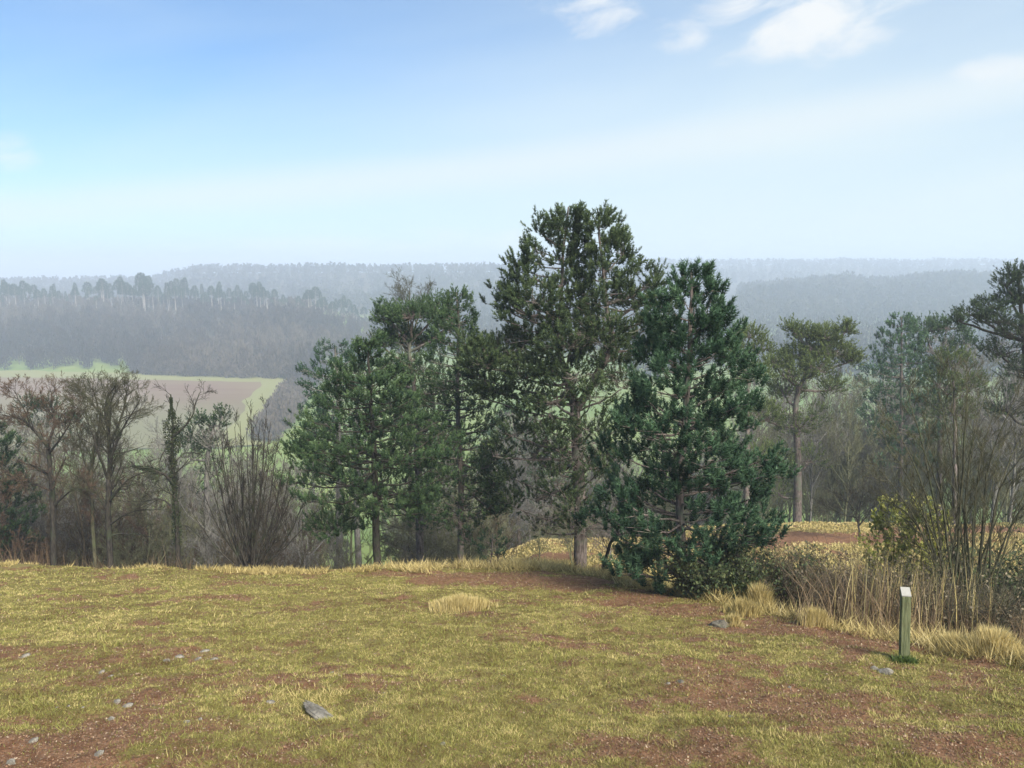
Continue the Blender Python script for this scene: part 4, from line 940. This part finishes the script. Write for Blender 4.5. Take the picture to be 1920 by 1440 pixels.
PP = dict(levels=4, n=[4, 4, 4, 3], ang=(20, 50), ratio=.55, up=.08, wig=.15, thin=3, rmin=.008)
Pf = dict(PP, rmin=.012, levels=3)
protos = {
    'olive1': (proto_bare(1, 9, 'olive_bark', 0, PP), 'leafless_tree', 'tree', 'moss_bark', None),
    'olive2': (proto_bare(2, 10, 'olive_bark', 0, PP, 8), 'leafless_tree', 'tree', 'moss_bark', None),
    'brown1': (proto_bare(3, 9, 'brown_bark', 0, PP), 'leafless_tree', 'tree', 'brown_bark', None),
    'brown2': (proto_bare(4, 8, 'rust_bark', 0, PP, 9, .09), 'leafless_tree', 'tree', 'rust_bark', None),
    'grey1': (proto_bare(5, 11, 'grey_bark', 0, PP, 8), 'leafless_tree', 'tree', 'grey_bark', None),
    'ridge': (proto_pine(8, 15, .64, 2.2, 2.2, .62, 0, .1), 'pine_tree', 'pine tree', 'pale_bark', 'needle_blue'),
    'ridge_cone': (proto_pine(9, 15, .55, 1.9, 1.2, .6, 0, .1), 'pine_tree', 'pine tree', 'pale_bark', 'needle_green'),
    'pineA': (proto_pine(6, 13, .45, 2.6, 2.2, .38, 0, .3), 'pine_tree', 'pine tree', 'grey_bark', 'needle_green'),
    'pineB': (proto_pine(7, 15, .6, 2.8, 3.0, .42, 0, .3), 'pine_tree', 'pine tree', 'grey_bark', 'needle_blue'),
}
store = {}


def place(kind, px, Yd, hscale, label, group, sxy=1.0, v_ref=900, dz=0):
    x = (px - 960) / FP / (CP - .1 * SP) * Yd; z = gz(x, Yd)
    if kind not in store:
        T, nm, cat, bark, leaf = protos[kind]; store[kind] = T.build(nm, label, cat, bark, leaf, group, K=9, wid=.2); o = store[kind]
    else:
        o = copy_tree(store[kind])
    o.location = (x, Yd, z - .1 + dz); o.rotation_euler = (0, 0, R.uniform(0, 6.28)); o.scale = (hscale * sxy, hscale * sxy, hscale); tag(o, label, group=group); return o


GL = 'leafless thicket trees below the left rim'
for i in range(56):
    Yd = R.uniform(26, 62); px = R.uniform(-60, 480) if i % 9 else R.uniform(480, 700)
    # tops kept near rows 820-900
    x = (px - 960) / FP * Yd; zt = slope_at(R.uniform(845, 960)) * Yd; h = zt - gz(x, Yd)
    kd = R.choice(['olive1', 'brown1', 'grey1', 'olive2', 'brown2', 'olive1'])
    place(kd, px, Yd, max(h / 9.5, .3), 'leafless %s tree in the thicket below the left rim' % {'o': 'olive', 'b': 'brown', 'g': 'grey'}[kd[0]], GL)
GM = 'trees on the slope behind the central pines'
for i in range(44):
    Yd = R.uniform(46, 100); px = R.uniform(790, 1400); x = (px - 960) / FP * Yd; zt = slope_at(R.uniform(830, 960)) * Yd; h = zt - gz(x, Yd)
    place(R.choice(['olive1', 'olive2', 'grey1', 'brown1']), px, Yd, max(h / 10, .35), 'leafless tree on the slope seen between the central pines', GM)
GRt = 'leafless trees of the thicket beyond the right shoulder'
for i in range(66):
    Yd = R.uniform(46, 85); px = R.uniform(1400, 2050); tv = np.interp(px, [1400, 1500, 1600, 1680, 1800, 2050], [725, 715, 700, 725, 690, 650]) + R.uniform(0, 150) + (20 if Yd < 55 else 0)
    x = (px - 960) / FP * Yd; h = slope_at(float(tv)) * Yd - gz(x, Yd)
    place(R.choice(['olive1', 'olive2', 'olive1', 'olive2', 'grey1']), px, Yd, max(h / 10, .35), 'leafless tree in the dense olive thicket beyond the right shoulder, %s' % ('around the wind swept pine' if px < 1620 else 'behind the bare willow'), GRt, sxy=.8)
for px, Yd, tv, kd, lb in [(1870, 48, 660, 'grey1', 'big grey leafless tree under the tall dark pine at the right edge'), (1905, 44, 700, 'grey1', 'broad grey leafless tree cut by the right edge of the view')]:
    x = (px - 960) / FP * Yd; place(kd, px, Yd, (slope_at(tv) * Yd - gz(x, Yd)) / 10.5, lb, None, sxy=1.1)
GC = 'leafless undergrowth trees close behind the central pines'
for i in range(34):
    Yd = R.uniform(27, 46); px = R.choice([R.uniform(770, 945), R.uniform(770, 945), R.uniform(1000, 1250)]); x = (px - 960) / FP * Yd; h = slope_at(R.uniform(905, 990)) * Yd - gz(x, Yd)
    kd = R.choice(['olive1', 'olive2', 'brown1', 'grey1'])
    place(kd, px, Yd, max(h / 10, .2), 'low leafless %s tree tangled close behind the %s' % ({'o': 'olive', 'b': 'brown', 'g': 'grey'}[kd[0]], 'slim pine and flat topped pine' if px < 950 else 'tallest pine'), GC, sxy=1.15)
# lone pale trunks below the rim, left of the green pine
for px, Yd, kd, tv in [(668, 40, 'pineB', 700), (588, 70, 'pineA', 840), (1000, 85, 'pineA', 900), (1035, 48, 'pineA', 800), (1560, 90, 'pineA', 745), (1640, 95, 'pineB', 700)]:
    x = (px - 960) / FP * Yd; h = slope_at(tv) * Yd - gz(x, Yd)
    place(kd, px, Yd, h / 14, {668: 'pine whose pale trunk shows left of the green pine', 588: 'small pine standing in the meadow below the rim', 1000: 'hazy pine low in the valley behind the tallest pine', 1035: 'shaded pine directly behind the tallest pine', 1560: 'hazy pine behind the thicket right of the wind swept pine', 1640: 'hazy taller pine left of the conical pine'}[px], None)

# ------------------------------------------------------------------ the valley: field, hedge, woods, far hills
m, g = material('ploughed'); geo = g.n('ShaderNodeNewGeometry'); pos = geo.outputs['Position']
mp = g.n('ShaderNodeMapping'); g.put(mp.inputs[0], pos); mp.inputs['Rotation'].default_value = (0, 0, math.radians(20)); mp.inputs['Scale'].default_value = (.01, .13, 1)
n1 = g.noise(pos, .02, 4, .5); n2 = g.noise(mp.outputs[0], 1.2, 3)
sepn = g.n('ShaderNodeSeparateXYZ'); g.put(sepn.inputs[0], pos)
c = g.mix(g.ss(n1, .35, .6), (.17, .105, .070), (.19, .135, .08)); c = g.mix(g.m('MULTIPLY', g.ss(n2, .4, .6), .35), c, (.20, .16, .10))
c = g.mix(g.m('MULTIPLY', g.ss(sepn.outputs[1], 315, 235), .75), c, (.16, .165, .08))
M['ploughed'] = finish(m, g, c, .95, spec=.1)


def drape(name, poly, mat, lift, label, cat, step=14):
    """poly: four ground corners (x, y) in order"""
    P = [np.array(p) for p in poly]; nu = nv = 26; u, q = np.meshgrid(np.linspace(0, 1, nu), np.linspace(0, 1, nv), indexing='ij'); u = u[..., None]; q = q[..., None]
    XY = (P[0] * (1 - u) + P[1] * u) * (1 - q) + (P[3] * (1 - u) + P[2] * u) * q; XY = XY.reshape(-1, 2); XY = XY + np.stack([fbm(XY[:, 0] * .06, XY[:, 1] * .06, 61, 3) - .5, fbm(XY[:, 0] * .06, XY[:, 1] * .06, 62, 3) - .5], 1) * 7; z = height(XY[:, 0], XY[:, 1]) + lift
    i_ = np.arange(nu * nv).reshape(nu, nv); F = np.stack([i_[:-1, :-1], i_[1:, :-1], i_[1:, 1:], i_[:-1, 1:]], -1).reshape(-1, 4)
    o = mesh_obj(name, np.column_stack([XY, z]), F, mat); return tag(o, label, cat, kind='structure')


def vfloor(px, v, z=-50.0):
    d = z / slope_at(v); p = at(px, v, d); return (p[0], p[1])


drape('ploughed_field', [vfloor(-300, 702), vfloor(500, 717), vfloor(398, 840), vfloor(-350, 860)], M['ploughed'], .35, 'reddish brown ploughed field in the valley at the left', 'field')
M['pasture'] = (lambda mg: finish(mg[0], mg[1], mg[1].mix(mg[1].noise(mg[1].n('ShaderNodeNewGeometry').outputs['Position'], .03, 5), (.19, .20, .075), (.25, .24, .105)), .95, spec=.1))(material('pasture'))
drape('grass_strip', [vfloor(497, 711), vfloor(562, 711), vfloor(485, 835), vfloor(396, 842)], M['pasture'], .45, 'pale green strip along the right side of the ploughed field', 'field')
drape('field_margin', [vfloor(-300, 693), vfloor(562, 708), vfloor(502, 717.5), vfloor(-300, 702.5)], M['pasture'], .40, 'pale green margin between the ploughed field and the wood', 'field')

M['wood_brown'] = mat_leafy('wood_brown', (.020, .016, .013), (.046, .034, .026), (.100, .080, .062), 0)
M['wood_far'] = mat_leafy('wood_far', (.024, .026, .024), (.040, .041, .036), (.065, .062, .05), 0)


def wood(name, pts, mat, label, sl=60, h=(9, 15), cat='wood', rad=.26, wd=.35, tilt_=.6, tmean=.5, cap=False):
    """many simple leafless trees read as one mass: pts (n,2)"""
    n = len(pts); x, y = pts[:, 0], pts[:, 1]; z = height(x, y); H = NR.uniform(h[0], h[1], n) * (.7 + .6 * fbm(x * .03, y * .03, 66, 3)) * (np.where(y > 480, .62, 1) if cap else 1)
    th = NR.uniform(0, 6.28, (n, sl)); f = NR.uniform(.08, 1, (n, sl)) ** .8; rr = np.sqrt(NR.uniform(0, 1, (n, sl))) * rad * H[:, None] * np.sin(np.clip(f * 2.6 + .35, 0, 3.0))
    cx = x[:, None] + np.cos(th) * rr; cy_ = y[:, None] + np.sin(th) * rr; cz = z[:, None] + f * H[:, None] * .9
    L = H[:, None] * NR.uniform(.08, .2, (n, sl)); d = norm(np.stack([np.cos(th) * tilt_ * NR.uniform(0, 1, (n, sl)), np.sin(th) * tilt_ * NR.uniform(0, 1, (n, sl)), np.ones((n, sl))], -1))
    a = NR.uniform(0, 3.14, (n, sl)); s = np.stack([np.cos(a), np.sin(a), 0 * a], -1) * (wd * NR.uniform(.5, 1.3, (n, sl)))[..., None]
    p = np.stack([cx, cy_, cz], -1); V = np.stack([p - s, p + s, p + d * L[..., None]], 2).reshape(-1, 3)
    tt = np.clip(NR.normal(tmean, .18, n)[:, None] + (fbm(x * .015, y * .015, 67, 3)[:, None] - .5) * 2.0 + NR.normal(0, .12, (n, sl)), 0, 1)
    V2 = []; t2 = []
    b = np.stack([x, y, z], 1); tp = b + np.stack([0 * x, 0 * x, H * .85], 1); a = NR.uniform(0, 3.14, n); s = np.stack([np.cos(a), np.sin(a), 0 * a], 1) * (.016 * H)[:, None]
    Vt = np.stack([b - s, b + s, tp], 1).reshape(-1, 3)
    V = np.concatenate([V, Vt]); t = np.concatenate([np.repeat(tt.ravel(), 3), np.full(len(Vt), .75)])
    o = mesh_obj(name, V, np.arange(len(V)).reshape(-1, 3), mat, attrs={'tint': t}); return tag(o, label, cat, kind='stuff')


def region(n, pxr, yr, cond=None):
    px = NR.uniform(*pxr, n); y = NR.uniform(*yr, n); x = (px - 960) / FP * y
    if cond is not None: kp = cond(px, y, x); px, x, y = px[kp], x[kp], y[kp]
    return np.stack([x, y], 1)


wood('hillside_wood', region(3600, (-250, 720), (340, 640), lambda px, y, x: (y > np.interp(px, [0, 240, 250, 560, 600], [364, 364, 350, 338, 338])) & ((px < 600) | (y > 390)) & (y < 560)), M['wood_brown'], 'brown leafless wood covering the hillside above the ploughed field', tilt_=.3, wd=.27, sl=110, h=(8, 13), cap=True)
wood('wood_edge', region(500, (240, 600), (334, 362), lambda px, y, x: y > np.interp(px, [240, 560, 600], [350, 335, 335])), M['wood_brown'], 'low reddish scrub along the foot of the hillside wood', sl=90, h=(4, 8), rad=.4, tmean=.75)
# ridge pines one by one
GP = 'tall pines along the ridge of the hillside wood'
ridge = [(5, 522), (22, 528), (40, 524), (58, 530), (75, 526), (92, 535), (112, 540), (130, 532), (150, 545), (168, 530), (190, 528), (205, 538), (218, 522), (232, 530), (250, 518), (262, 530), (276, 535), (290, 512), (300, 524), (318, 535), (335, 530), (352, 522), (368, 520), (385, 535), (398, 532), (415, 536), (430, 528),
         (447, 540), (462, 534), (478, 545), (492, 530), (503, 528), (515, 545), (530, 542), (545, 552), (560, 560), (572, 556), (590, 545), (603, 540), (618, 560), (640, 562), (655, 556), (672, 572), (690, 575)]
for px, v in ridge:
    for rep in range(4):
        p_ = px + (rep and R.uniform(-10, 10)); vv = v + (rep and R.uniform(3, 24)); Yd = R.uniform(505, 550); x = (p_ - 960) / FP * Yd; h = slope_at(vv) * Yd - gz(x, Yd)
        kd = R.choice(['ridge', 'ridge', 'ridge_cone'])
        place(kd, p_, Yd, h / 15.5, 'hazy pine with %s crown on bare pale trunk, %s of wooded ridge' % ('pointed' if kd == 'ridge_cone' else 'rounded', 'left end' if p_ < 160 else ('top' if p_ < 430 else 'falling right end')), GP, sxy=R.uniform(.55, 1.25))
# hedge belt
pts = []
for i in range(340):
    t = R.random(); v = 700 + 130 * t ** 1.2; c0 = vfloor(592 - 92 * t ** 1.1 + R.uniform(-22, 24), v); pts.append(c0)
hd = wood('hedgerow', np.array(pts), M['wood_brown'], 'broad brown hedgerow running down beside the pale grass strip', sl=80, h=(4, 7.5), cat='hedge', rad=.42, wd=.3, tmean=.6)
# valley woods
wood('valley_wood', region(1500, (700, 1200), (420, 900)), M['wood_far'], 'hazy wood on the valley floor behind the central pines', sl=60, h=(9, 14), wd=.5)
wood('valley_wood', region(1700, (1180, 2200), (330, 700), lambda px, y, x: y > 330 + 40 * np.sin(px * .01)), M['wood_far'], 'hazy wood on the valley floor at the right', sl=60, h=(9, 15), wd=.5)
wood('far_wood', region(3800, (-200, 1250), (720, 1250)), M['wood_far'], 'faint wooded far hill behind the ridge at the left', sl=34, h=(10, 15), wd=1.1, cat='wood')
wood('far_wood', region(3000, (1380, 2200), (640, 1000)), M['wood_far'], 'blue hazy wooded ridge behind the valley at the right', sl=40, h=(10, 17), wd=.9)
wood('far_wood', region(2600, (1000, 2300), (1200, 1850)), M['wood_far'], 'faintest wooded hill on the horizon at the right', sl=26, h=(12, 17), wd=1.8)

# ------------------------------------------------------------------ haze
m, g = material('haze'); pv = g.n('ShaderNodeVolumePrincipled'); pv.inputs['Color'].default_value = (.74, .84, 1, 1)
pv.inputs['Density'].default_value = .00090; pv.inputs['Anisotropy'].default_value = .0
o_ = g.n('ShaderNodeOutputMaterial'); m.node_tree.links.new(pv.outputs[0], o_.inputs['Volume'])
X0, Zb, Zt = 4300, float(gzv.min()) - 1.5, 27
hv = [(-X0, -X0, Zb), (X0, -X0, Zb), (X0, X0, Zb), (-X0, X0, Zb), (-X0, -X0, Zt), (X0, -X0, Zt), (X0, X0, Zt), (-X0, X0, Zt)]
hz = mesh_obj('haze', hv, np.array([(0, 3, 2, 1), (4, 5, 6, 7), (0, 1, 5, 4), (1, 2, 6, 5), (2, 3, 7, 6), (3, 0, 4, 7)]), m)
tag(hz, 'thin pale winter haze filling the valley', 'haze', kind='stuff')
